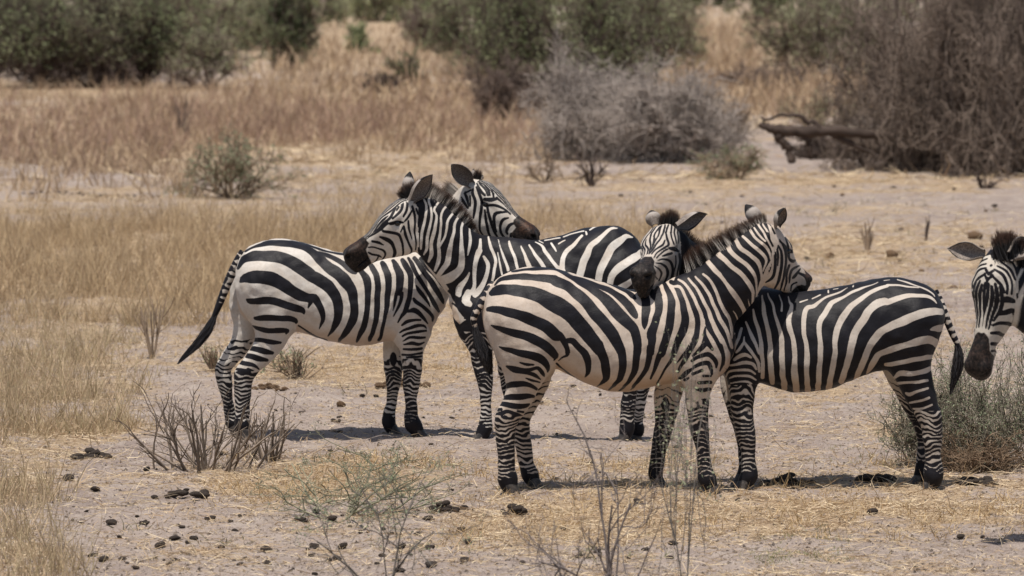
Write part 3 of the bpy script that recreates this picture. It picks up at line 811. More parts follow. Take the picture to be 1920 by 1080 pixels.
LEGH = .052
def build_zebra(idx, spec, label):
    Y0, fx = spec['Y'], spec['dir']; sc = F_PX / Y0 * 1.0
    org = np.array([unproj(spec['cx'], 900, Y0)[0], Y0, 0.0])
    root = empty('zebra', org, label, 'zebra', 'zebras standing in a line')
    parts = []   # (label, fn, bbox lo, hi, k)
    # trunk
    T = np.array(spec['trunk'], float); top = unproj(T[:, 0], T[:, 1], Y0); bot = unproj(T[:, 0], T[:, 2], Y0 - T[:, 3] * .25)
    TT = densify(np.stack([top[:, 0], top[:, 2], bot[:, 2], T[:, 3]], 1), 90); TT = TT[np.argsort(TT[:, 0])]
    lo = np.array([TT[:, 0].min() - .06, Y0 - .4, TT[:, 2].min() - .08]); hi = np.array([TT[:, 0].max() + .06, Y0 + .4, TT[:, 1].max() + .08])
    parts.append(('trunk', lambda P: loft_d(P[..., 0], P[..., 2], P[..., 1] - Y0, TT, -.10, 2.25), lo, hi, .05))
    def chain(rows, depth=None):
        A = np.array(rows, float); d = A[:, 3] if A.shape[1] > 3 else np.zeros(len(A))
        C = unproj(A[:, 0], A[:, 1], Y0 + d); return np.concatenate([C, (A[:, 2] / sc)[:, None]], 1)
    def add_chain(nm, N, ky, k):
        N = crom4(N, 3); r = N[:, 3].max() + .08
        parts.append((nm, lambda P: chain_d(P, N, ky), N[:, :3].min(0) - r, N[:, :3].max(0) + r, k))
    if spec.get('neck'): add_chain('neck', chain(spec['neck']), spec.get('nk', .55), .07)
    hoofs = []
    for nm, rows, dtop, dbot, hx in spec['legs']:
        A = np.array(rows, float); q = np.linspace(0, 1, len(A)); A = np.concatenate([A[:, :3], (dtop + (dbot - dtop) * sstep(0, .6, q))[:, None]], 1)
        N = chain(A); zt, zl = N[0, 2], N[-1, 2]; N[:, 2] = zt - (zt - N[:, 2]) * (zt - LEGH) / (zt - zl)
        add_chain(nm, N, .80 if 'thigh' in nm else .85, .035 if 'hind' in nm else .03)
        hoofs.append((N[-1], unproj(hx, 900, Y0 + dbot)[0], nm))
    for e in spec.get('extra', []):
        add_chain('trunk', chain(e), .7, .07)
    # head frame
    hd = spec['head']; P0 = unproj(hd['p'][0], hd['p'][1], hd['Y']); u = norm(hd['u']); v = np.array(hd['v'], float); v = norm(v - u * (v @ u)); w = np.cross(u, v)
    M = np.stack([u, v, w], 1)
    c0 = P0 + M @ np.array([.27, -.08, 0]); 
    hs_ = hd.get('scale', 1.0); parts.append(('head', lambda P: head_d((P - P0) @ M / hs_) * hs_, c0 - .44, c0 + .44, .035))
    h = .0065
    lo = np.min([p[2] for p in parts], 0) - .02; hi = np.max([p[3] for p in parts], 0) + .02; lo[2] = max(lo[2], .0)
    n = np.ceil((hi - lo) / h).astype(int) + 1; Fv = np.full(n, .5, np.float32)
    gx, gy, gzz = (lo[q] + h * np.arange(n[q]) for q in range(3))
    for nm, fn, l, hh, k in parts:
        a = np.clip(((l - lo) / h).astype(int), 0, n - 1); b = np.clip(((hh - lo) / h).astype(int) + 1, 0, n)
        sl_ = tuple(slice(a[q], b[q]) for q in range(3))
        for x0 in range(a[0], b[0], 40):
            x1 = min(x0 + 40, b[0])
            P = np.stack(np.meshgrid(gx[x0:x1], gy[a[1]:b[1]], gzz[a[2]:b[2]], indexing='ij'), -1)
            s2 = (slice(x0, x1), sl_[1], sl_[2]); Fv[s2] = smin(Fv[s2], np.minimum(fn(P), .5), k)
    V, Fc = surface_nets(Fv, lo, h)
    e1 = V[Fc[:, 1]] - V[Fc[:, 0]]; e2 = V[Fc[:, 3]] - V[Fc[:, 0]]; fn_ = np.cross(e1, e2); NV = np.zeros_like(V)
    for q in range(4): np.add.at(NV, Fc[:, q], fn_)
    NV = norm(NV); V = V + NV * (.0042 * Noise(3, 3.2, 5 + idx)(V) + .0014 * Noise(3, 11, 15 + idx)(V))[:, None]
    # which part each vertex belongs to
    D = []
    for nm, fn, l, hh, k in parts:
        d = np.full(len(V), 1.0); ins = ((V > l) & (V < hh)).all(1); d[ins] = fn(V[ins]); D.append(d)
    D = np.array(D); lab = D.argmin(0); names = [p[0] for p in parts]
    Vm = V.copy(); far = spec.get('mirror', True)
    Vm[:, 1] = np.where(V[:, 1] > Y0, 2 * Y0 - V[:, 1], V[:, 1])       # the far flank carries the same pattern
    wob = Noise(3, 9, 70 + idx); wob2 = Noise(3, 9, 90 + idx)
    off = spec.get('patoff', (0, 0, 1))
    X, Yp = proj(Vm); X = (X - off[0]) / off[2] + wob(V) * .45; Yp = (Yp - off[1]) / off[2] + wob2(V) * .45
    f = paint(spec['strokes'], X, Yp, spec['base'])
    muz = np.full(len(V), -3.0); brown = np.zeros(len(V)); belly = np.zeros(len(V))
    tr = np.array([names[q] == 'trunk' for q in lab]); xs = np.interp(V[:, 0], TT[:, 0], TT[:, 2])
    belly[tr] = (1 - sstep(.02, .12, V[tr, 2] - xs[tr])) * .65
    # legs
    ringn = Noise(3, 7, 40 + idx); ringm = Noise(3, 22, 50 + idx)
    for q, nm in enumerate(names):
        if not nm.startswith(('front', 'hind')): continue
        s_ = lab == q; N = crom4(chain([r[:3] for r in spec['legs'][[x[0] for x in spec['legs']].index(nm)][1]]), 3)
        z = V[s_, 2]; cut = spec['cut'][nm]; cutz = cut
        cx = np.interp(z, N[::-1, 2], N[::-1, 0]); dx = (V[s_, 0] - cx) * fx
        sp = .0300 + .012 * sstep(.1, .7, z)
        ph = (z + .35 * np.abs(dx) * (1 if nm.startswith('front') else -.6) + .010 * ringn(V[s_]) + .0022 * ringm(V[s_])) / .0275
        ph = np.where(z > .45, ph - (z - .45) / .0275 * .25, ph)
        fr = ph - np.floor(ph); duty = spec.get('duty', .52)
        inner = 'far' in nm
        dd = duty - (.62 if nm.startswith('front') else .42) * (sstep(.42, .54, z) if inner else 0) + .12 * ringn(V[s_] * .5)
        dd = np.clip(dd, -1, .76)
        ring = (dd / 2 - np.abs(fr - .5)) * .0275 * 320
        ring = np.where(z < .115 + .015 * ringn(V[s_]), 3.0, ring)
        if inner:
            ring = ring - 3 * sstep(.6, .68, z)
            f0 = ring
        else:
            wgt = sstep(cutz - .015, cutz + .015, z); f0 = np.where(wgt > .5, f[s_], ring)
        f[s_] = f0
        if inner and nm.startswith('front'):     # chestnut patch on the inside of the foreleg
            cxx = np.interp(.50, N[::-1, 2], N[::-1, 0]); cyy = V[s_, 1].min()
            dd2 = np.sqrt(((V[s_, 0] - cxx) / .022) ** 2 + ((V[s_, 2] - .50) / .045) ** 2)
            f[s_] = np.where(V[s_, 1] < np.median(V[s_, 1]) + .02, np.maximum(f[s_], (1 - dd2) * 6), f[s_])
    # head
    hs = (np.array([names[q] == 'head' for q in lab])); L = (V - P0) @ M / hs_
    hs = hs & (L[:, 0] > -.04)
    L = L[hs]; sE = 5.4 * 288; al = np.array([-.790, .613]); nn = np.array([-.613, -.790])
    ex = 730 + sE * (L[:, 0] * al[0] + L[:, 1] * nn[0]); ey = 380 + sE * (L[:, 0] * al[1] + L[:, 1] * nn[1])
    HX, HY = 640 + ex / 5.4, 310 + ey / 5.4
    fh = paint(STH, HX + .4 * wob(V[hs] * 1.3), HY + .4 * wob2(V[hs] * 1.3), -6)
    vt = np.interp(L[:, 0], HEADT[:, 0], HEADT[:, 1]); hw = np.interp(L[:, 0], HEADT[:, 0], HEADT[:, 3])
    nlines = 5.0; phs = np.abs(L[:, 2]) / (hw * .92) * nlines + .25 * np.sin(L[:, 0] * 30)
    top = ((.62 * .5) - np.abs((phs + .5) % 1 - .5)) * (hw / nlines) * 320 * 1.2
    mz = paint(MUZ, HX, HY, -6)
    if idx in HEADS:      # this animal's own face: each half carries the pattern of the half that was measured
        Vh = V[hs]; Lm = L * [1, 1, -1]; Vmir = P0 + (Lm * hs_) @ M.T; view = norm(np.array([0, 0, CAM_H]) - Vh); vn = (NV[hs] * view).sum(1)
        NL = NV[hs] @ M * [1, 1, -1]; vm = ((NL @ M.T) * norm(np.array([0, 0, CAM_H]) - Vmir)).sum(1)
        own = vn > vm if idx in (3, 4, 5) else L[:, 2] > 0
        Pp = np.where(own[:, None], Vh, Vmir); hx_, hy_ = proj(Pp); hx_ = hx_ + .3 * wob(Vh); hy_ = hy_ + .3 * wob2(Vh)
        f2 = paint(HEADS[idx][0], hx_, hy_, -6); mz = paint(HEADS[idx][1], hx_, hy_, -6)
        fh = f2
        if idx == 3: fh = np.where((hx_ < 1456 - .325 * (hy_ - 463.7)) & (hy_ > 440), f[hs], f2); f2 = fh
        if idx in (4, 5): f2 = fh = np.minimum(f2 + .1, 7)
        if idx in (1, 3): fh = np.where((vt - L[:, 1] < .012) & (np.abs(L[:, 2]) < .05) & (L[:, 0] > (.08 if idx == 3 else .02)), top, f2)
    else: fh = np.where((vt - L[:, 1]) < .022, top, fh)
    mz = np.where(L[:, 0] > .50, np.maximum(mz, 2), mz)
    f[hs] = np.where(L[:, 0] > spec.get('hcut', 0), fh, f[hs]); muz[hs] = mz
    brown[hs] = spec.get('brown', .8) * np.exp(-(((L[:, 0] - .465) / .045) ** 2 + ((L[:, 1] - .03) / .045) ** 2)) * sstep(-6, 2, mz)
    if idx == 5:
        nk_ = np.array([names[q] == 'neck' for q in lab]); f[nk_] = 6 * (np.abs(((V[nk_, 0] * .85 - V[nk_, 2] * .35 + .02 * wob(V[nk_] * .3)) / .062) % 1 - .5) - .22)
    f = np.clip(f + np.where(hs, (-.1 if idx == 4 else .2), .3), -7, 7)
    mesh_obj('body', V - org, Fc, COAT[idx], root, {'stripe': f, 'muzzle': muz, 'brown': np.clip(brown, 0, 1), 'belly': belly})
    # eyes
    for sgn in (-1, 1):
        me = bpy.data.meshes.new('eye'); import bmesh
        bm = bmesh.new(); bmesh.ops.create_uvsphere(bm, u_segments=16, v_segments=10, radius=.019); bm.to_mesh(me); bm.free()
        me.materials.append(M_EYE); e = bpy.data.objects.new('eye', me); SC.collection.objects.link(e); e.parent = root
        for p_ in me.polygons: p_.use_smooth = True
        e.location = tuple(P0 + M @ (np.array([.168, -.016, sgn * .080]) * hs_) - org)
    # ears
    for (rl, tip, face, wm) in hd['ears']:
        rt = P0 + M @ (np.array(rl) * hs_); tp = unproj(tip[0], tip[1], tip[2]); build_ear(root, org, rt, tp, face, wm)
    # hooves
    for (Nd, hx, nm) in hoofs:
        r0 = Nd[3] * .98; x0, y0 = Nd[0], Nd[1]; V2 = []; rows = [(.070, 0, r0 * .86, r0 * .86), (.052, .1, r0 * 1.02, r0 * .98), (.03, .5, .043, .039), (.008, .9, .049, .043), (-.012, 1, .050, .044)]
        for z, s, rx, ry in rows:
            for q in range(20):
                a = 2 * pi * q / 20; V2.append((x0 + (hx - x0) * s + rx * cos(a), y0 + ry * sin(a), z))
        Fq = [[i * 20 + q, i * 20 + (q + 1) % 20, (i + 1) * 20 + (q + 1) % 20, (i + 1) * 20 + q] for i in range(4) for q in range(20)]
        Fq = [x[::-1] for x in Fq]
        mesh_obj('hoof', np.array(V2) - org, np.array(Fq), M_HOOF, root)
    # mane
    def rootval(Rr):
        q = Rr.copy(); q[:, 1] = np.minimum(q[:, 1], 2 * Y0 - q[:, 1]); x, y = proj(q)
        return paint(spec['strokes'], x + 1, y + 5, spec['base'])
    for nm, rts, tps, n_, sp_, wd in spec['hair']:
        Rt = np.array([unproj(a, b, c) for a, b, c in rts]); Tp = np.array([unproj(a, b, c) for a, b, c in tps])
        V2, F2, at = strands(Rt, Tp, n_, wd, idx * 10 + len(rts), sp_, rootval if nm == 'mane' else None)
        mesh_obj(nm, V2 - org, F2, M_MANE, root, at)
    # tail
    if spec.get('tail'):
        tl = np.array(spec['tail'], float); N = np.concatenate([unproj(tl[:, 0], tl[:, 1], Y0 + tl[:, 3]), (tl[:, 2] / sc)[:, None]], 1); N = crom4(N, 6)
        ns = len(N); V2 = []; st = []; acc = 0
        for q in range(ns):
            if q: acc += np.linalg.norm(N[q, :3] - N[q - 1, :3])
            tg = norm(N[min(q + 1, ns - 1), :3] - N[max(q - 1, 0), :3]); sd = norm(np.cross(tg, (0, 1, 0))); up = np.cross(tg, sd)
            for a in range(14):
                an = 2 * pi * a / 14; V2.append(N[q, :3] + N[q, 3] * (sd * cos(an) + up * sin(an)))
                st.append(2.2 * sin(2 * pi * acc / .042 + .5 * sin(an * 2 + q)) + (1.6 if cos(an) < -.6 else 0) + (3 * sstep(.30, .42, acc)))
        Fq = np.array([[q * 14 + a, q * 14 + (a + 1) % 14, (q + 1) * 14 + (a + 1) % 14, (q + 1) * 14 + a] for q in range(ns - 1) for a in range(14)])
        t_o = mesh_obj('tail', np.array(V2) - org, Fq, COAT[idx], root, {'stripe': st, 'muzzle': np.full(len(st), -3.), 'brown': np.zeros(len(st)), 'belly': np.zeros(len(st))})
        tf = spec['tuft']; r = np.random.default_rng(idx); n_ = 1100; A = []
        Rt = np.array([unproj(a, b, Y0 + c) for a, b, c, _ in tf['path']]); rad = np.array([q[3] / sc for q in tf['path']])
        Rt4 = crom4(np.concatenate([Rt, rad[:, None]], 1), 4); K = 7; t0 = r.uniform(0, .45, n_); t1 = np.clip(t0 + r.uniform(.35, .75, n_), 0, 1)
        ang = r.uniform(0, 2 * pi, n_); rr = np.sqrt(r.random(n_)); side = norm(r.normal(size=(n_, 3))); V3 = []
        for q in range(K + 1):
            tt = (t0 + (t1 - t0) * q / K) * (len(Rt4) - 1); ii = np.minimum(tt.astype(int), len(Rt4) - 2); ff = (tt - ii)[:, None]
            C = Rt4[ii] * (1 - ff) + Rt4[ii + 1] * ff; rad_ = C[:, 3] * rr * (.4 + .6 * q / K if True else 1)
            c = C[:, :3] + np.stack([np.cos(ang) * rad_, np.sin(ang) * rad_, .2 * np.sin(ang) * rad_], 1) + .004 * r.normal(size=(n_, 1)) * q / K
            w_ = .0035 * (1 - .75 * q / K); V3 += [c - side * w_, c + side * w_]
        V3 = np.stack(V3, 1).reshape(-1, 3); nv = 2 * (K + 1); b = (np.arange(n_) * nv)[:, None]
        F3 = np.concatenate([b + [[2 * q, 2 * q + 1, 2 * q + 3, 2 * q + 2]] for q in range(K)])
        mesh_obj('tail_tuft', V3 - org, F3, M_TUFT, t_o, {'rnd': np.repeat(r.random(n_), nv)})
    return root

Z = {}
Z[3] = dict(Y=27.9, dir=1, cx=1140, base=-6, strokes=ST3, brown=.6, duty=.63,
    trunk=[(911, 575, 600, .03), (915, 552, 630, .09), (924, 534, 650, .14), (940, 517, 662, .18), (963, 507, 672, .21), (1000, 501, 680, .235), (1040, 503, 692, .25), (1070, 510, 706, .262),
           (1100, 519, 721, .275), (1140, 531, 733, .285), (1190, 542, 733, .28), (1240, 534, 724, .25), (1285, 522, 716, .215), (1320, 528, 712, .19), (1345, 556, 705, .165), (1363, 590, 692, .12), (1376, 625, 660, .05)],
    neck=[(1290, 585, 60, 0), (1325, 570, 62, -.01), (1352, 545, 60, -.02), (1378, 515, 52, -.03), (1398, 493, 46, -.03), (1413, 474, 42, -.02), (1430, 460, 36, 0.0)], nk=.56,
    extra=[[(1305, 600, 42, -.08), (1320, 640, 48, -.09), (1312, 680, 40, -.1)], [(960, 570, 50, -.06), (975, 610, 60, -.08), (995, 650, 52, -.08)]],
    legs=[('hind_near', [(975, 600, 60), (988, 648, 58), (987, 690, 42), (979, 722, 30), (965, 752, 24.5), (951, 776, 23), (948, 800, 18.5), (948, 835, 15.5), (950, 868, 15.5), (952, 885, 18), (955, 897, 15)], -.13, -.13, 961),
          ('hind_far', [(985, 600, 50), (1000, 650, 48), (1000, 700, 34), (992, 740, 25), (978, 775, 20), (976, 800, 17.5), (982, 838, 14.5), (988, 866, 14.5), (993, 882, 17), (999, 893, 14)], .13, .13, 1009),
          ('front_near', [(1305, 650, 42), (1308, 690, 34), (1308, 718, 27), (1307, 742, 24), (1309, 766, 21), (1311, 790, 19), (1314, 813, 16.5), (1317, 833, 13.5), (1319, 854, 13), (1322, 874, 14), (1326, 888, 16), (1332, 899, 13)], -.12, -.12, 1340),
          ('front_far', [(1268, 650, 38), (1262, 690, 32), (1256, 722, 25), (1250, 745, 23), (1248, 765, 21), (1245, 785, 18.5), (1241, 813, 16.5), (1236, 835, 13.5), (1233, 855, 13), (1230, 872, 14), (1230, 884, 15), (1233, 893, 13)], .12, .12, 1240)],
    cut=dict(hind_near=.46, hind_far=9, front_near=.56, front_far=9),
    hcut=-.03, head=dict(p=(1433, 436), Y=27.88, u=(.46, .68, -.575), v=(.33, .44, .84),
              ears=[((.01, .055, .052), (1472, 389, 27.80), (.7, -.7, .1), .044), ((.0, .055, -.050), (1397, 383, 28.0), (.2, .95, .1), .044)]),
    hair=[('mane', [(1292, 524, 27.9), (1323, 512, 27.89), (1360, 487, 27.87), (1390, 467, 27.87), (1417, 446, 27.88), (1436, 432, 27.9)],
           [(1284, 482, 27.9), (1298, 464, 27.89), (1334, 446, 27.87), (1364, 430, 27.87), (1396, 414, 27.88), (1434, 398, 27.9)], 5200, (.004, .013, .008), .0032)],
    tail=[(925, 532, 8, 0), (917, 545, 8.5, -.03), (906, 563, 8, -.05), (893, 585, 7, -.06), (888, 600, 6, -.06), (893, 618, 4, -.06)],
    tuft=dict(path=[(889, 598, -.06, 5), (892, 615, -.06, 9), (899, 640, -.06, 15), (908, 665, -.06, 16), (916, 690, -.06, 8), (919, 702, -.06, 2)]))
Z[1] = dict(Y=31.35, dir=1, cx=640, base=-6, strokes=ST1, brown=.6, duty=.62,
    trunk=[(443, 525, 550, .03), (447, 500, 575, .09), (456, 480, 590, .14), (468, 464, 600, .18), (486, 456, 608, .205), (511, 450, 614, .23), (545, 451, 618, .245), (580, 459, 628, .26), (615, 469, 640, .275),
           (650, 476, 646, .28), (690, 480, 646, .27), (730, 478, 639, .24), (765, 476, 634, .2), (795, 488, 624, .17), (815, 512, 605, .13), (831, 545, 575, .05)],
    neck=[(765, 545, 58, 0), (800, 525, 52, .0), (828, 490, 46, .02), (848, 452, 43, .02), (865, 415, 42, .0), (884, 385, 36, -.02)], nk=.55,
    extra=[[(750, 545, 38, -.08), (765, 580, 42, -.09), (770, 610, 34, -.1)], [(488, 510, 45, -.06), (500, 545, 52, -.08), (515, 580, 45, -.08)]],
    legs=[('hind_near', [(495, 530, 52), (515, 575, 50), (512, 612, 36), (503, 642, 27), (483, 668, 21.5), (462, 692, 19), (456, 712, 16.5), (454, 745, 13.5), (454, 775, 13.5), (454, 790, 15), (457, 800, 13)], -.12, -.12, 463),
          ('hind_far', [(470, 530, 36), (463, 575, 32), (463, 612, 25), (450, 645, 20), (430, 668, 17.5), (418, 690, 16), (421, 712, 14), (427, 745, 12), (432, 775, 12), (436, 788, 14), (440, 797, 12)], .12, .12, 447),
          ('front_near', [(765, 590, 38), (772, 625, 30), (774, 650, 23), (773, 672, 20.5), (772, 695, 17.5), (770, 715, 16), (770, 735, 12.5), (771, 755, 11), (771, 773, 12), (774, 787, 14), (782, 799, 12)], -.10, -.10, 793),
          ('front_far', [(745, 590, 32), (741, 625, 26), (737, 650, 20), (737, 672, 17.5), (738, 695, 16.5), (737, 720, 14), (735, 740, 11), (733, 760, 10.5), (730, 777, 12), (730, 790, 13), (734, 800, 11.5)], .10, .10, 741)],
    cut=dict(hind_near=.44, hind_far=9, front_near=.52, front_far=9),
    head=dict(p=(886, 349), Y=31.32, u=(.75, -.33, -.585), v=(.50, -.22, .83),
              ears=[((.0, .02, .060), (846, 308, 31.14), (.1, -1, .1), .058), ((.0, .055, -.045), (888, 317, 31.42), (.7, -.5, .2), .042)] ),
    hair=[('mane', [(800, 480, 31.35), (835, 430, 31.36), (850, 390, 31.36), (868, 362, 31.34)], [(770, 460, 31.35), (800, 410, 31.36), (822, 365, 31.36), (836, 338, 31.34)], 1800, (.004, .012, .008), .0032),
          ('forelock', [(889, 340, 31.32), (897, 342, 31.30)], [(893, 316, 31.3), (905, 322, 31.28)], 260, (.008, .012, .006), .003)],
    tail=[(457, 472, 8, 0), (447, 488, 8.5, .0), (435, 512, 8.5, 0), (423, 540, 8, 0), (413, 566, 7, 0), (402, 592, 5, 0), (390, 615, 3, 0)],
    tuft=dict(path=[(407, 580, 0, 6), (400, 597, 0, 10), (388, 620, 0, 13), (370, 645, 0, 12), (350, 665, 0, 8), (335, 681, 0, 2)]))
Z[2] = dict(Y=31.05, dir=-1, cx=1030, base=6, strokes=ST2, brown=.3, duty=.62,
    trunk=[(846, 560, 575, .03), (852, 528, 590, .08), (864, 496, 606, .12), (885, 466, 626, .155), (915, 448, 640, .185), (950, 446, 648, .22), (1000, 450, 652, .26), (1050, 443, 655, .275), (1100, 427, 648, .27),
           (1147, 421, 638, .25), (1178, 434, 625, .215), (1198, 453, 608, .165), (1212, 478, 582, .09), (1219, 505, 550, .03)],
    neck=[(925, 530, 66, 0), (893, 512, 64, -.02), (868, 490, 60, -.05), (845, 466, 54, -.08), (822, 440, 48, -.10), (805, 418, 43, -.11), (792, 402, 36, -.11)], nk=.55,
    extra=[[(905, 560, 44, -.06), (895, 590, 44, -.08), (895, 612, 36, -.1)]],
    legs=[('front_near', [(900, 585, 42), (898, 615, 34), (900, 640, 26), (904, 665, 21), (908, 690, 16.5), (910, 712, 14), (910, 732, 12), (910.5, 751, 11), (911, 770, 11.5), (910, 787, 13.5), (904, 800, 12)], -.10, -.14, 894),
          ('front_far', [(925, 585, 38), (940, 620, 30), (948, 650, 22), (952, 680, 17), (954, 712, 14), (955, 732, 12), (955, 751, 11), (955, 770, 11.5), (954, 785, 13.5), (949, 797, 12)], .10, .10, 939),
          ('hind_near', [(1165, 520, 56), (1150, 570, 50), (1158, 620, 34), (1172, 655, 22), (1186, 680, 18), (1183, 705, 15), (1178, 740, 12.5), (1176, 765, 12), (1175, 782, 13.5), (1173, 793, 12)], -.11, -.09, 1167),
          ('hind_far', [(1170, 540, 48), (1170, 590, 40), (1180, 630, 30), (1195, 665, 20), (1206, 690, 17), (1203, 715, 14), (1196, 745, 12), (1193, 768, 11.5), (1193, 780, 13), (1193, 788, 12)], .11, .13, 1189)],
    cut=dict(hind_near=.5, hind_far=.5, front_near=.72, front_far=9),
    head=dict(p=(776, 381), Y=30.94, u=(-.78, -.12, -.61), v=(-.58, -.20, .79),
              ears=[((.01, .045, -.052), (811, 327, 30.84), (.75, -.65, .3), .056), ((.0, .06, .05), (769, 321, 31.06), (-.1, .9, .3), .038)]),
    hair=[('mane', [(797, 372, 30.94), (815, 390, 30.95), (841, 409, 30.97), (866, 426, 31.0), (886, 446, 31.03)], [(806, 340, 30.94), (836, 358, 30.95), (864, 381, 30.97), (884, 405, 31.0), (900, 440, 31.03)], 4200, (.004, .012, .008), .0032),
          ('forelock', [(760, 372, 30.94), (772, 372, 30.93), (790, 370, 30.94)], [(741, 364, 30.9), (757, 344, 30.93), (785, 336, 30.94)], 900, (.01, .014, .008), .003)],
    tail=[(1215, 490, 8, 0), (1222, 510, 8, 0), (1226, 540, 7.5, 0), (1227, 570, 6, 0), (1226, 600, 4, 0)],
    tuft=dict(path=[(1227, 580, 0, 6), (1227, 605, 0, 10), (1226, 640, 0, 12), (1225, 670, 0, 3)]))
Z[4] = dict(Y=28.14, dir=-1, cx=1570, base=6, strokes=ST4, brown=0.0, duty=.67,
    trunk=[(1364, 605, 640, .03), (1370, 580, 662, .09), (1384, 556, 692, .14), (1405, 546, 711, .175), (1440, 545, 724, .21), (1480, 548, 734, .25), (1520, 546, 737, .28), (1560, 541, 732, .285), (1600, 531, 716, .28), (1640, 523, 700, .265),
           (1680, 521, 690, .25), (1712, 526, 680, .225), (1738, 538, 666, .18), (1754, 555, 648, .12), (1764, 590, 625, .04)],
    neck=[(1425, 615, 62, 0), (1395, 590, 60, .06), (1362, 560, 55, .12), (1330, 530, 50, .16), (1300, 505, 44, .15), (1275, 480, 38, .12), (1262, 462, 34, .06)], nk=.55,
    extra=[[(1400, 640, 40, -.07), (1395, 680, 38, -.09)], [(1715, 590, 52, -.06), (1705, 630, 52, -.08)]],
    legs=[('front_near', [(1398, 660, 42), (1394, 695, 31), (1391, 720, 26), (1391, 742, 23.5), (1392, 766, 20.5), (1395, 790, 18), (1398, 813, 15.5), (1402, 835, 13.5), (1403, 856, 13), (1405, 874, 14.5), (1405, 889, 16.5), (1398, 901, 13.5)], -.13, -.15, 1389),
          ('front_far', [(1385, 660, 36), (1378, 695, 28), (1376, 722, 22), (1380, 750, 20), (1386, 780, 18), (1392, 813, 15), (1396, 835, 13), (1398, 856, 12.5), (1399, 872, 14), (1398, 884, 15), (1392, 894, 13)], .12, .10, 1384),
          ('hind_near', [(1712, 600, 55), (1700, 645, 52), (1708, 685, 40), (1718, 722, 30), (1732, 755, 25), (1744, 782, 22.5), (1747, 803, 18.5), (1749, 835, 15.5), (1750, 866, 15.5), (1751, 884, 18), (1749, 899, 15)], -.13, -.13, 1741),
          ('hind_far', [(1700, 610, 46), (1680, 650, 42), (1685, 690, 30), (1700, 730, 24), (1714, 765, 20), (1727, 790, 19), (1731, 812, 16), (1733, 838, 14), (1734, 866, 14), (1734, 882, 17), (1728, 894, 15)], .13, .12, 1712)],
    cut=dict(hind_near=.47, hind_far=9, front_near=.62, front_far=9),
    head=dict(p=(1250, 437), Y=28.20, scale=1.06, u=(-.29, -.87, -.385), v=(-.12, -.36, .92),
              ears=[((.01, .055, .055), (1221, 394, 28.26), (-.2, .9, .2), .046), ((.01, .050, -.058), (1326, 401, 28.22), (.1, -.8, -.6), .052)]),
    hair=[('forelock', [(1240, 434, 28.16), (1253, 430, 28.18), (1268, 432, 28.2)], [(1237, 402, 28.14), (1258, 391, 28.18), (1274, 400, 28.22)], 900, (.008, .014, .008), .003),
          ('mane', [(1268, 440, 28.24), (1290, 470, 28.27), (1315, 490, 28.29), (1350, 525, 28.27), (1400, 550, 28.2)], [(1275, 412, 28.26), (1306, 446, 28.3), (1338, 462, 28.3), (1372, 500, 28.27), (1405, 520, 28.2)], 3000, (.004, .012, .008), .0032)],
    tail=[(1752, 546, 7, 0), (1760, 560, 7.5, 0), (1768, 580, 7.5, -.02), (1777, 604, 7, -.03), (1787, 628, 6.5, -.03), (1795, 646, 5, -.03), (1797, 662, 3, -.03)],
    tuft=dict(path=[(1790, 636, -.03, 5), (1796, 652, -.03, 10), (1797, 672, -.03, 13), (1794, 695, -.03, 12), (1788, 718, -.03, 6), (1783, 738, -.03, 2)]))
def shift5(r): return [(2000 + (q[0] - 1364) * 1.12, 1015 + (q[1] - 918) * 1.12) + tuple(q[2:]) for q in r]
def shiftw(r): return [(2000 + (q[0] - 1364) * 1.12, 1015 + (q[1] - 918) * 1.12, q[2] * 1.12) + tuple(q[3:]) for q in r]
Z[5] = dict(Y=25.15, dir=-1, cx=2220, base=6, strokes=ST4, brown=.1, duty=.66, patoff=(2000 - 1364 * 1.12, 1015 - 918 * 1.12, 1.12),
    trunk=[(a, b, 1015 + (c - 918) * 1.12, d) for (a, b, c, d) in [(2000 + (q[0] - 1364) * 1.12, 1015 + (q[1] - 918) * 1.12, q[2], q[3]) for q in Z[4]['trunk']]],
    neck=[(2075, 680, 68, 0), (2035, 640, 66, -.02), (1985, 600, 60, -.04), (1940, 570, 54, -.06), (1908, 545, 47, -.08), (1888, 530, 38, -.10)], nk=.55, extra=[],
    legs=[(n_, shiftw(r_), a_, b_, 2000 + (c_ - 1364) * 1.12) for n_, r_, a_, b_, c_ in Z[4]['legs']],
    cut=Z[4]['cut'],
    head=dict(p=(1873, 482), Y=25.02, scale=1.1, u=(-.19, -.10, -.975), v=(-.46, -.87, .15),
              ears=[((.0, .03, .062), (1777, 466, 25.10), (.1, -.9, .15), .050), ((.0, .03, -.062), (1938, 448, 25.1), (-.1, -.9, .1), .060)]),
    hair=[('mane', [(1878, 486, 24.98), (1895, 492, 25.05), (1930, 515, 25.1), (1985, 545, 25.12), (2030, 580, 25.15)], [(1868, 434, 25.0), (1898, 436, 25.06), (1950, 462, 25.1), (2010, 500, 25.12), (2050, 545, 25.15)], 3600, (.012, .016, .010), .0036),
          ('forelock', [(1872, 488, 24.96), (1895, 486, 25.0)], [(1858, 446, 24.96), (1900, 432, 25.0)], 900, (.014, .016, .01), .0034)],
    tail=shiftw(Z[4]['tail']), tuft=dict(path=[(2000 + (a - 1364) * 1.12, 1015 + (b - 918) * 1.12, c, d * 1.12) for a, b, c, d in Z[4]['tuft']['path']]))
LAB = {1: 'leftmost zebra, body facing right, resting its head over the back of its partner',
       2: 'zebra facing left with its muzzle resting on the leftmost zebra\'s back, rear half hidden',
       3: 'front middle zebra seen fully side on, facing right, head turned away over another\'s back',
       4: 'dark zebra facing left on the right, its face looking out above the front zebra\'s back',
       5: 'zebra at the right edge with only its lowered head and ear in view'}
import os
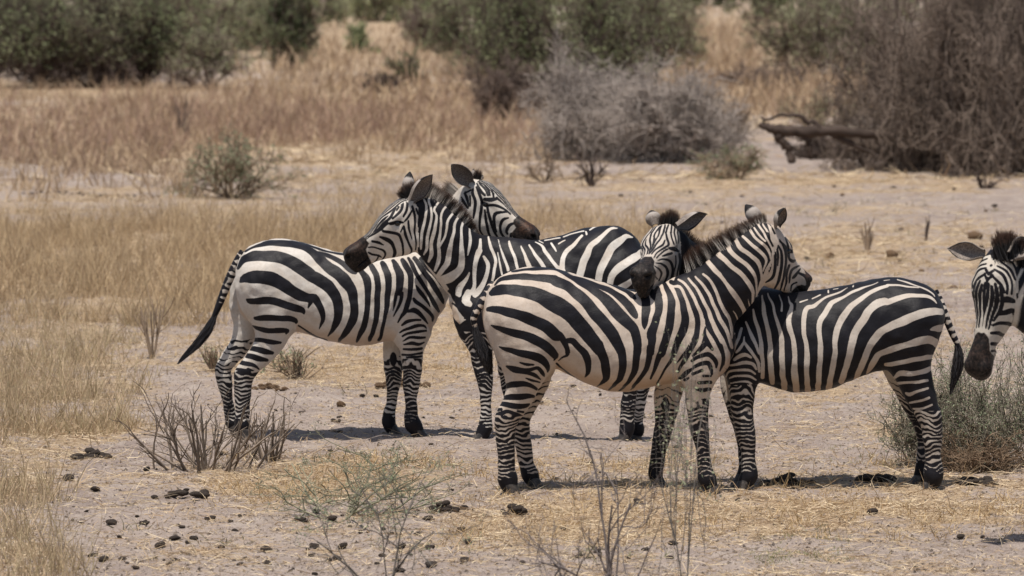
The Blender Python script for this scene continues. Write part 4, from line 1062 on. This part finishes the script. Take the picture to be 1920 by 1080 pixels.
def nearer(sp, d):      # bring a whole animal a little nearer
    sp['Y'] -= d; sp['head']['Y'] -= d
    sp['head']['ears'] = [(a, (t[0], t[1], t[2] - d), f, w) for a, t, f, w in sp['head']['ears']]
    sp['hair'] = [(n, [(x, y, z - d) for x, y, z in a], [(x, y, z - d) for x, y, z in b], c, e, w) for n, a, b, c, e, w in sp['hair']]
for q, d in ((1, .33), (2, .33), (3, .2), (4, .2)): nearer(Z[q], d)
for q in (1, 2, 3, 4, 5):
    build_zebra(q, Z[q], LAB[q])
#PLANTS
# ---------------------------------------------------------------- shrubs, trees and dead wood
def tubes(P, Rr, sides=3):
    N, K, _ = P.shape; T = np.gradient(P, axis=1); T = norm(T)
    ref = np.where(np.abs(T[..., 2:3]) > .9, np.array([1., 0, 0]), np.array([0, 0, 1.])); A = norm(np.cross(T, ref)); B = np.cross(T, A)
    an = np.arange(sides) * 2 * pi / sides
    V = P[:, :, None, :] + Rr[:, :, None, None] * (A[:, :, None, :] * np.cos(an)[:, None] + B[:, :, None, :] * np.sin(an)[:, None])
    idx = np.arange(N * K * sides).reshape(N, K, sides); nx = np.roll(idx, -1, 2)
    Fc = np.stack([idx[:, :-1], nx[:, :-1], nx[:, 1:], idx[:, 1:]], -1).reshape(-1, 4)
    return V.reshape(-1, 3), Fc
def grow(r, P0, D, L, K, wig, lift=0.0):
    N = len(P0); d = norm(D); P = [P0]
    for q in range(K - 1):
        d = norm(d + r.normal(size=(N, 3)) * wig + np.array([0, 0, lift])); P.append(P[-1] + d * (L / (K - 1))[:, None])
    return np.stack(P, 1)
def kids(r, P, n, t0, t1, spread, up=0.0):
    i = r.integers(0, len(P), n); t = r.uniform(t0, t1, n) * (P.shape[1] - 1); k = np.minimum(t.astype(int), P.shape[1] - 2); f = (t - k)[:, None]
    a, b = P[i, k], P[i, k + 1]; return a * (1 - f) + b * f, norm(norm(b - a) + r.normal(size=(n, 3)) * spread + np.array([0, 0, up]))
_mc = {}
def bark(c, name='bark'):
    if c not in _mc:
        m = NM(name); r = m.attr('rnd'); _mc[c] = m.setp(m.mix(r, tuple(x * .65 for x in c), tuple(min(x * 1.35, .8) for x in c)), .85, .15)
    return _mc[c]
def foli(c1, c2):
    if (c1, c2) not in _mc: _mc[(c1, c2)] = leaf_mat('leaf', c1, c2, .28, .6)
    return _mc[(c1, c2)]
def shrub(name, label, cat, px, py, hpx, wpx, bc, lc=None, nl=0, n=(9, 50, 260, 900), thick=1.0, wig=.25, el=(.35, 1.3), seed=1, leaf=1.0, low=.0, group=None, depth=.8, trunk=False, lmin=.25, spread=.55, root_r=.08):
    r = np.random.default_rng(seed); c = gpt(px, py); s = F_PX / c[1]; H = hpx / s; RX = wpx / s / 2; tw = max(c[1] / 13000, .0011) * thick
    n0, n1, n2, n3 = n
    th = r.uniform(0, 2 * pi, n0); ee = r.uniform(el[0], el[1], n0); D = np.stack([np.cos(th) * np.cos(ee), np.sin(th) * np.cos(ee), np.sin(ee)], 1)
    P0 = np.stack([np.cos(th) * root_r * RX * r.random(n0), np.sin(th) * root_r * RX * depth * r.random(n0), np.full(n0, -.02)], 1)
    if trunk: P0 = np.zeros((n0, 3)); P0[:, :2] = r.normal(size=(n0, 2)) * .05; P0[:, 2] = H * r.uniform(.15, .35, n0)
    l0 = grow(r, P0, D, r.uniform(.6, 1., n0) * H, 7, wig * .6, .03)
    allp = [(l0, 3.2)]
    if n1: p, d = kids(r, l0, n1, lmin, .95, spread, .1); l1 = grow(r, p, d, r.uniform(.3, .6, n1) * H, 6, wig, .02); allp.append((l1, 2.0))
    if n2: p, d = kids(r, l1, n2, .2, 1, spread * 1.2); l2 = grow(r, p, d, r.uniform(.14, .35, n2) * H, 5, wig * 1.2); allp.append((l2, 1.2))
    if n3: p, d = kids(r, l2, n3, .2, 1, spread * 1.6); l3 = grow(r, p, d, r.uniform(.08, .2, n3) * H, 4, wig * 1.5); allp.append((l3, .8))
    cat_ = np.concatenate([q.reshape(-1, 3) for q, _ in allp]); sx = RX / np.percentile(np.abs(cat_[:, 0]), 97); sy = RX * depth / np.percentile(np.abs(cat_[:, 1]), 97); sz = H / np.percentile(cat_[:, 2], 98.5)
    S = np.array([sx, sy, sz]); Vs, Fs, rn, off = [], [], [], 0
    if trunk:
        tp = np.stack([np.zeros(6), np.zeros(6), np.linspace(-.05, H * .4 / sz, 6)], 1)[None] + r.normal(size=(1, 6, 3)) * .02 * H; allp.append((tp, 9.0))
    for q, m in allp:
        q = q * S; q[..., 2] = np.maximum(q[..., 2], -.03) if q is not allp[0][0] else q[..., 2]
        K = q.shape[1]; rad = np.repeat((tw * m * np.linspace(1, .45, K))[None], len(q), 0) * r.uniform(.7, 1.3, (len(q), 1))
        V, Fc = tubes(q, rad, 4 if m > 2.5 else 3); Vs.append(V); Fs.append(Fc + off); off += len(V); rn.append(np.repeat(r.random(len(q)), len(V) // len(q)))
    root = empty(name, c, label, cat, group)
    mesh_obj('branches', np.concatenate(Vs), np.concatenate(Fs), bark(bc), root, {'rnd': np.concatenate(rn)})
    if nl:
        src = allp[-1][0] if not trunk else allp[-2][0]; src = src if len(src) > 50 else allp[1][0]
        src = src * S; i = r.integers(0, len(src), nl); k = r.integers(0, src.shape[1], nl); p = src[i, k] + r.normal(size=(nl, 3)) * .018 * H
        p[:, 2] = np.maximum(p[:, 2], .02); keep = p[:, 2] > low * H * r.uniform(.6, 1.2, nl); p = p[keep]; m = len(p)
        ls = max(c[1] / 2300, .009) * leaf * r.uniform(.6, 1.4, m)[:, None]; a = norm(r.normal(size=(m, 3)) + [0, 0, .3]); b = norm(np.cross(a, r.normal(size=(m, 3))))
        V = np.stack([p, p + a * ls * .5 + b * ls * .28, p + a * ls, p + a * ls * .5 - b * ls * .28], 1).reshape(-1, 3)
        clump = Noise(3, 3.2 / max(H, .3), seed)(p); rv = np.clip(.5 + .28 * clump + r.normal(size=m) * .16, 0, 1)
        mesh_obj('foliage', V, np.arange(4 * m).reshape(-1, 4), foli(*lc), root, {'rnd': np.repeat(rv, 4)}, smooth=False)
    return root
GREEN = ((.19, .235, .11), (.42, .475, .25)); OLIVE = ((.24, .265, .14), (.50, .52, .31)); DARKG = ((.09, .115, .055), (.22, .26, .125)); SAGE = ((.17, .215, .12), (.36, .41, .26))  # far bush greens are lightened: some distance haze is put into their colour
BRN, DBRN, GREY, TAN = (.16, .12, .10), (.095, .070, .060), (.37, .32, .285), (.26, .195, .14)
LB = []
def B(label, px, py, h, w, bc, lc=None, nl=0, cat='bush', name='bush', **k):
    LB.append(label); k.setdefault('seed', 100 + len(LB)); k.setdefault('group', None); return shrub(name, label, cat, px, py, h, w, bc, lc, nl, **k)
dn = (16, 110, 700, 2200)
# far row along the top
for q, (px, py, h, w) in enumerate([(470, 40, 110, 170), (580, 52, 100, 130), (650, 30, 90, 110), (700, 42, 90, 110), (760, 40, 100, 130), (860, 42, 110, 150), (960, 45, 120, 160), (1080, 40, 120, 160), (1200, 36, 110, 150), (1290, 30, 90, 70),
                                    (1345, 12, 60, 90), (1420, 42, 110, 100), (1500, 40, 110, 140), (1600, 44, 120, 160), (1710, 40, 120, 170), (1830, 40, 120, 170)]):
    B('far olive bush in the row closing the top of the picture', px, py, h, w, DBRN if q in (2, 9, 11) else BRN, DARKG if q in (2, 9, 11) else (GREEN, OLIVE)[q % 2], 4500, n=(10, 60, 300, 700), group='far bushes along the top', leaf=1.25)
# hedge at the left
for q, (px, py, h, w, lc) in enumerate([(20, 128, 230, 230, GREEN), (150, 126, 230, 230, OLIVE), (270, 125, 220, 220, GREEN), (385, 112, 150, 180, OLIVE), (470, 96, 110, 150, OLIVE)]):
    B('green bush standing behind the dark front of the left thicket', px, py, h, w, BRN, lc, 9000, n=dn, group='bushes behind the left thicket', leaf=1.15)
B('bush continuing the left thicket just outside the left edge', -190, 166, 185, 190, DBRN, GREEN, 6000, n=dn, low=.33)
B('bush continuing the brown thicket outside the right edge', 2160, 330, 420, 300, (.21, .165, .135), n=(24, 200, 1500, 4500), thick=1.3, wig=.4, el=(.0, 1.45), spread=1.0)
for q, (px, py, h, w, lab) in enumerate([(-30, 164, 190, 190, 'leafy bush at the far left end of the thicket, dark beneath'), (75, 166, 175, 170, 'second bush from the left in the thicket, brown twigs at its foot'),
                                         (175, 166, 180, 170, 'third bush from the left in the thicket, green above dark stems'), (270, 165, 165, 160, 'bush in the thicket just left of the yellowish end bush')]):
    B(lab, px, py, h, w, DBRN, GREEN if q % 2 else OLIVE, 9500, n=(26, 200, 1300, 4200), low=.33, leaf=1.1)
B('yellow green bush with bare stems at the right end of the left thicket', 392, 168, 125, 150, BRN, OLIVE, 3800, n=(12, 80, 500, 1600), low=.3)
B('thin dead shrub rising from the grass before the left thicket', 345, 262, 75, 40, BRN, n=(6, 20, 60, 120))
B('small dark leafy tree on the open ground behind the zebras', 545, 130, 150, 95, DBRN, DARKG, 6500, cat='tree', name='small_tree', n=(12, 90, 500, 1400), trunk=True, leaf=1.1, thick=1.5)
B('pale green bush reaching over the small dark tree', 500, 88, 95, 130, BRN, OLIVE, 5000, n=dn)
B('small bright green bush alone on the pink grass', 672, 100, 52, 74, BRN, GREEN, 3000, n=(10, 50, 250, 500))
B('dead brown bush on the pink grass left of the twin stemmed green shrub', 718, 175, 38, 78, DBRN, n=(10, 60, 300, 900))
B('low dark green shrub with spiky stems near the small log', 762, 160, 60, 80, DBRN, DARKG, 1300, n=(10, 50, 200, 400))
B('grey brown twiggy bush at the foot of the green bushes', 800, 98, 95, 120, BRN, OLIVE, 1500, n=dn)
B('tall green bush left of the central bush', 895, 140, 190, 190, BRN, GREEN, 9500, n=dn)
B('large green bush rising behind the grey dead bush', 1010, 205, 250, 240, DBRN, GREEN, 13000, n=(20, 160, 1100, 3400), low=.28)
B('large green bush behind the right part of the grey dead bush', 1140, 190, 250, 230, DBRN, GREEN, 13000, n=(20, 160, 1100, 3400), low=.2)
B('green bush beside the strip of pink grass', 1235, 128, 170, 150, BRN, OLIVE, 8500, n=dn)
B('brown bare bush at the left foot of the central green bush', 950, 225, 110, 130, BRN, n=(16, 120, 900, 2800))
B('grey dead bush, left of its pair, in the middle of the picture', 1105, 300, 178, 240, GREY, n=(34, 300, 2400, 8000), thick=.95, wig=.32, el=(.15, 1.4))
B('grey dead bush, right of its pair, sloping down to the fallen log', 1250, 305, 168, 260, GREY, n=(34, 300, 2400, 8000), thick=.95, wig=.32, el=(.15, 1.4))
B('thin pale dead shrub between the grey bush and the fallen log', 1362, 292, 105, 90, TAN, n=(14, 90, 500, 1200), wig=.2)
B('green and grey bush beyond the fallen log', 1500, 152, 150, 190, BRN, OLIVE, 7000, n=dn)
B('green bush joining the left edge of the big brown thicket', 1600, 150, 170, 180, BRN, GREEN, 6500, n=dn)
B('low brown scrub under the bush beyond the fallen log', 1430, 172, 50, 160, BRN, n=(12, 80, 500, 1400))
B('olive shrub leaning over the fallen log', 1540, 250, 75, 150, TAN, OLIVE, 900, n=(10, 70, 400, 900))
for q, (px, py, h, w, lab) in enumerate([(1690, 318, 300, 260, 'left shoulder of the huge tangled brown thicket at the right'), (1815, 326, 400, 300, 'tall middle of the huge tangled brown thicket at the right'),
                                         (1960, 330, 430, 300, 'dark tangled bush cut by the right edge of the picture'), (1560, 296, 55, 150, 'low dark tangle at the foot of the fallen log')]):
    B(lab, px, py, h, w, ((.21, .165, .135) if q < 3 else (.09, .068, .058)), n=(34, 300, 2600, 9000) if q < 3 else (20, 140, 1000, 3000), thick=1.15, wig=.42, el=(.0, 1.45), depth=1.0, spread=1.0)
# middle distance shrubs
B('grey green leafy shrub in the field above the leftmost zebra', 432, 372, 112, 215, TAN, SAGE, 3600, n=(16, 90, 420, 900), wig=.2, el=(.3, 1.3))
B('small leafless shrub below the left grey dead bush', 1022, 345, 60, 80, TAN, n=(8, 40, 120, 200))
B('small upright bare shrub above the second zebra\'s rump', 1108, 350, 66, 66, DBRN, n=(10, 30, 60, 90), wig=.12, el=(.8, 1.4))
B('low pale green shrub on the bare ground near the grey dead bush', 1385, 338, 62, 150, TAN, SAGE, 1500, n=(10, 60, 260, 500))
B('short dark twig standing in the field above the right zebra', 1735, 450, 46, 18, DBRN, cat='twig', name='dry_twig', n=(3, 8, 0, 0), wig=.1, el=(1.1, 1.5))
B('straw coloured dry weed above the right zebra\'s back', 1627, 470, 62, 40, TAN, cat='weed', name='dry_weed', n=(8, 16, 0, 0), wig=.1, el=(1., 1.5))
B('pale dry weed above the front zebra\'s head', 1845, 355, 36, 60, DBRN, cat='weed', name='dry_weed', n=(8, 20, 20, 0), wig=.2)
B('thin dry weed on bare ground beside the leftmost zebra\'s tail', 285, 672, 120, 70, TAN, cat='weed', name='dry_weed', n=(7, 16, 0, 0), wig=.10, el=(1.1, 1.5))
B('grey green weeds behind the leftmost zebra\'s belly', 560, 708, 60, 120, TAN, SAGE, 500, cat='weed', name='weed_clump', n=(22, 60, 60, 0), wig=.14, el=(.7, 1.5))
B('short weeds at the heels of the leftmost zebra', 400, 690, 48, 60, TAN, OLIVE, 200, cat='weed', name='weed_clump', n=(14, 30, 30, 0), wig=.12, el=(.8, 1.5))
# foreground
B('dead stubby shrub with bare upright stems at the leftmost zebra\'s hind feet', 385, 882, 150, 300, (.19, .15, .118), cat='shrub', name='dead_shrub', n=(34, 80, 110, 0), thick=1.15, wig=.12, el=(.5, 1.5), lmin=.1, spread=.3, root_r=.55)
B('small bare broken shrub right of the larger dead shrub', 505, 868, 95, 130, (.19, .15, .118), cat='shrub', name='dead_shrub', n=(14, 26, 26, 0), thick=1.1, wig=.12, el=(.4, 1.4), lmin=.1, spread=.3, root_r=.4)
B('wispy grey green plant between the dead shrub and the front zebra', 640, 975, 140, 420, (.20, .19, .13), ((.20, .22, .15), (.38, .39, .28)), 1500, cat='plant', name='wispy_plant', n=(12, 44, 120, 150), wig=.26, el=(.15, 1.0), thick=1.1, leaf=.9)
B('blurred leafy plant with dark forked stems at the bottom left of centre', 720, 1130, 270, 330, (.15, .135, .12), SAGE, 1700, cat='plant', name='leafy_plant', n=(5, 14, 60, 130), wig=.2, el=(.6, 1.45), low=.5, thick=1.0, leaf=1.1)
B('blurred bare twiggy plant at the bottom before the front zebra', 1140, 1150, 390, 360, (.20, .17, .16), None, 0, cat='plant', name='twiggy_plant', n=(6, 20, 60, 110), wig=.26, el=(.6, 1.5), thick=1.25)
B('tall thin plant with small leaves in front of the front zebra\'s forelegs', 1285, 1130, 500, 150, (.21, .19, .17), ((.22, .25, .14), (.44, .46, .30)), 520, cat='plant', name='leafy_plant', n=(4, 20, 70, 110), wig=.34, el=(.9, 1.5), low=.42, thick=.6, leaf=1.6, depth=.6)
for q, (px, py, h, w, lab) in enumerate([(1715, 872, 140, 170, 'left part of the thorny grey green bush under the right zebra\'s tail'), (1815, 874, 215, 210, 'thorny grey green bush between the right zebra and the picture edge'),
                                         (1930, 874, 235, 210, 'thorny bush cut by the picture edge below the lowered head')]):
    B(lab, px, py, h, w, (.26, .23, .18), SAGE, (1800, 4600, 4600)[q], name='thorn_bush', n=(20, 130, 700, (900, 2000, 2000)[q]), wig=.28, el=(.2, 1.35), leaf=1.0, thick=.9)
B('brown dry thatch inside the thorny bush on the right', 1835, 880, 80, 230, (.24, .17, .115), cat='bush', name='dry_thatch', n=(40, 160, 600, 1500), wig=.25, el=(.1, 1.0), thick=.8)

# fallen wood
def log(name, label, cat, Y, paths, col, br=[]):
    r = np.random.default_rng(int(Y)); c = None; root = None
    for q, pth in enumerate(paths):
        A = np.array(pth, float); N = unproj(A[:, 0], A[:, 1], Y + (A[:, 3] if A.shape[1] > 3 else 0)); R_ = A[:, 2] * Y / F_PX
        N = crom4(np.concatenate([N, R_[:, None]], 1), 5); N[:, :3] += r.normal(size=(len(N), 3)) * .012
        if root is None: c = np.array([N[:, 0].mean(), Y, 0]); c = drop(c)[0]; root = empty(name, c, label, cat)
        V, Fc = tubes((N[:, :3] - c)[None], (N[:, 3] * r.uniform(.85, 1.15, len(N)))[None], 10)
        mesh_obj('trunk' if q == 0 else 'branch', V, Fc, bark(col), root, {'rnd': r.random(len(V))})
log('fallen_log', 'fallen grey trunk propped on its branches beside the brown thicket', 'log', 72.5,
    [[(1426, 234, 5), (1455, 243, 10), (1500, 248, 12), (1550, 245, 11), (1610, 250, 10), (1680, 256, 7), (1730, 262, 5)], [(1432, 226, 2), (1462, 216, 3), (1492, 217, 4), (1522, 231, 5), (1545, 243, 5)], [(1455, 244, 8), (1462, 262, 9), (1478, 278, 8), (1486, 304, 8)],
     [(1500, 247, 6), (1516, 270, 5), (1522, 298, 5)], [(1434, 230, 3), (1430, 218, 2)], [(1560, 250, 6), (1600, 272, 5), (1640, 290, 4)]], (.065, .048, .04))
log('fallen_log', 'small fallen branch lying on the pink grass', 'log', 118, [[(802, 184, 2.5), (830, 182, 3.5), (860, 178, 3.5), (885, 177, 2)], [(845, 180, 2), (815, 172, 1.5), (795, 160, 1)]], (.14, .11, .10))

# dung and stones
def clod_mesh(name, seed, mat, flat=.6, sub=2, amp=.25):
    import bmesh
    bm = bmesh.new(); bmesh.ops.create_icosphere(bm, subdivisions=sub, radius=1); nz = Noise(3, .45, seed)
    for v in bm.verts:
        p = np.array(v.co)[None]; k = 1 + amp * float(nz(p)[0]) * .6; v.co = v.co * k; v.co.z *= flat
    me = bpy.data.meshes.new(name); bm.to_mesh(me); bm.free(); me.materials.append(mat)
    for p in me.polygons: p.use_smooth = True
    return me
m_ = NM('dung'); M_DUNG = m_.setp(m_.mix(m_.noise(25, 4, .7, m_.obj()), (.035, .028, .024), (.12, .095, .08)), .95, .1); m_.bump(m_.noise(40, 4, .7, m_.obj()), .8, .02)
m_ = NM('brown_dung'); M_DUNGB = m_.setp(m_.mix(m_.noise(25, 4, .7, m_.obj()), (.10, .060, .035), (.24, .16, .10)), .95, .1); m_.bump(m_.noise(40, 4, .7, m_.obj()), .8, .02)
CL = [clod_mesh('dung_clod', q, M_DUNG) for q in range(6)]; CLB = [clod_mesh('dung_clod', 20 + q, M_DUNGB, .6) for q in range(3)]
r = np.random.default_rng(99)
def clod(px, py, rpx, label, group=None, mats=CL, name='dung_clod', cat='dung'):
    c = gpt(px, py); s = F_PX / c[1]; o = bpy.data.objects.new(name, mats[r.integers(0, len(mats))]); SC.collection.objects.link(o)
    R_ = rpx / s; o.location = (c[0], c[1], c[2] + R_ * .4); o.scale = (R_, R_ * r.uniform(.7, 1.2), R_ * r.uniform(.7, 1.1)); o.rotation_euler = (r.normal() * .2, r.normal() * .2, r.uniform(0, 6.28))
    return tag(o, label, cat, group)
for q in range(146):
    px = r.uniform(80, 1910); py = r.uniform(955, 1078) if q < 110 else r.uniform(850, 960)
    if q < 66: px = r.uniform(80, 900)
    clod(px, py, 3.2 + 8.5 * r.random() ** 1.8, 'small dark dung clod lying on the foreground soil', 'small dark clods in the foreground')
for q in range(42):
    px, py = r.uniform(480, 1350), r.uniform(725, 850)
    clod(px, py, r.uniform(2, 6), 'small dark clod on the bare grey ground among the zebras\' legs', 'clods on the grey ground between the legs')
for q in range(32): clod(46 + q * 8 + r.normal() * 2, 366 + r.normal() * 1.2, r.uniform(2, 4.5), 'tiny dark clod in the straight row on the far left ground', 'row of clods at the far left')
for q in range(22): clod(q * 13 + r.normal() * 3, 430 + r.normal() * 1.2, r.uniform(1.5, 3.5), 'tiny dark clod in the second row behind the left grass', 'second row of clods at the left')
for q in range(46): clod(r.uniform(1000, 1915), r.uniform(340, 555), r.uniform(2, 6), 'small dark clod on the far ground above the right zebra', 'clods on the far right ground', CL + CLB)
for px, py, rp, lab in [(252, 606, 18, 'large brown dung heap on the ground left of the leftmost zebra'), (1672, 484, 12, 'brown dung heap above the middle of the right zebra\'s back'), (1828, 450, 15, 'brown dung heap nearest the right edge zebra\'s ear'),
                        (1788, 538, 9, 'small brown dung ball left of the right edge zebra\'s forehead'), (1556, 487, 11, 'dark dung heap right of the turned away head'), (240, 330, 8, 'dark brown clod above the row of clods'),
                        (640, 762, 10, 'round dark stone between the leftmost zebra\'s legs')]:
    clod(px, py, rp, lab, None, CLB)
def pile(label, px, py, wpx, n, kinds, name='dung_pile'):
    c = gpt(px, py); s = F_PX / c[1]; root = empty(name, c, label, 'dung')
    for q in range(n):
        R_ = r.uniform(.014, .034); x = float(np.clip(r.normal(), -1.8, 1.8)) * wpx / s / 3.6; y = r.normal() * .06
        o = bpy.data.objects.new('clod', kinds[q % len(kinds)]); SC.collection.objects.link(o); o.parent = root
        o.location = (x, y, R_ * .3 + abs(r.normal()) * .02 * math.exp(-(x / (wpx / s / 3)) ** 2)); o.scale = (R_ * r.uniform(.8, 1.4), R_, R_); o.rotation_euler = (0, 0, r.uniform(0, 6))
pile('dark dung pile on the ground between the two right zebras\' feet', 1478, 908, 90, 26, CL)
pile('flattened dung pile before the right zebra\'s hind hooves', 1640, 905, 60, 22, CL)
pile('dung pile behind the right zebra\'s hind hooves', 1825, 912, 80, 24, CL)
pile('brown dung pile behind the leftmost zebra\'s forelegs', 755, 722, 90, 30, CLB)
pile('brown dung pile between the leftmost zebra\'s legs', 505, 733, 60, 18, CLB)
pile('dark dung pile on the straw at the left foreground', 168, 862, 60, 18, CL)
pile('dark broken dung in front of the dead stubby shrub', 350, 928, 80, 20, CL)
pile('dark flat dung beneath the front zebra\'s belly line', 965, 965, 45, 14, CL)
pile('flat dark dung left of the front zebra\'s hind hooves', 835, 965, 45, 12, CL)
# pebbles and crumbs nobody could count
def crumbs():
    rr = np.random.default_rng(5); n = 42000; px, py = rr.uniform(-80, 2000, n), 560 + 560 * rr.random(n); P = drop(ground(px, py))
    t = np.array([[0, 0, 1], [1, 0, 0], [-.5, .87, 0], [-.5, -.87, 0], [0, 0, -.3]]); Fi = np.array([[0, 1, 2], [0, 2, 3], [0, 3, 1], [4, 2, 1], [4, 3, 2], [4, 1, 3]])
    sz = (.003 + .013 * rr.random((n, 1, 1)) ** 2.2) * rr.uniform(.5, 1.4, (n, 1, 3)); V = t[None] * sz * [1, 1, .7] + rr.normal(size=(n, 5, 3)) * .0012 + P[:, None]
    m = NM('crumb_soil'); mt = m.setp(m.mix(m.attr('rnd'), (.07, .055, .045), (.40, .33, .28)), .95, .1)
    o = mesh_obj('pebbles', V.reshape(-1, 3), (np.arange(n)[:, None, None] * 5 + Fi).reshape(-1, 3), mt, None, {'rnd': np.repeat(rr.random(n), 5)}, False); tag(o, 'soil crumbs and pebbles over the dry ground', 'pebbles', kind='stuff')
crumbs()
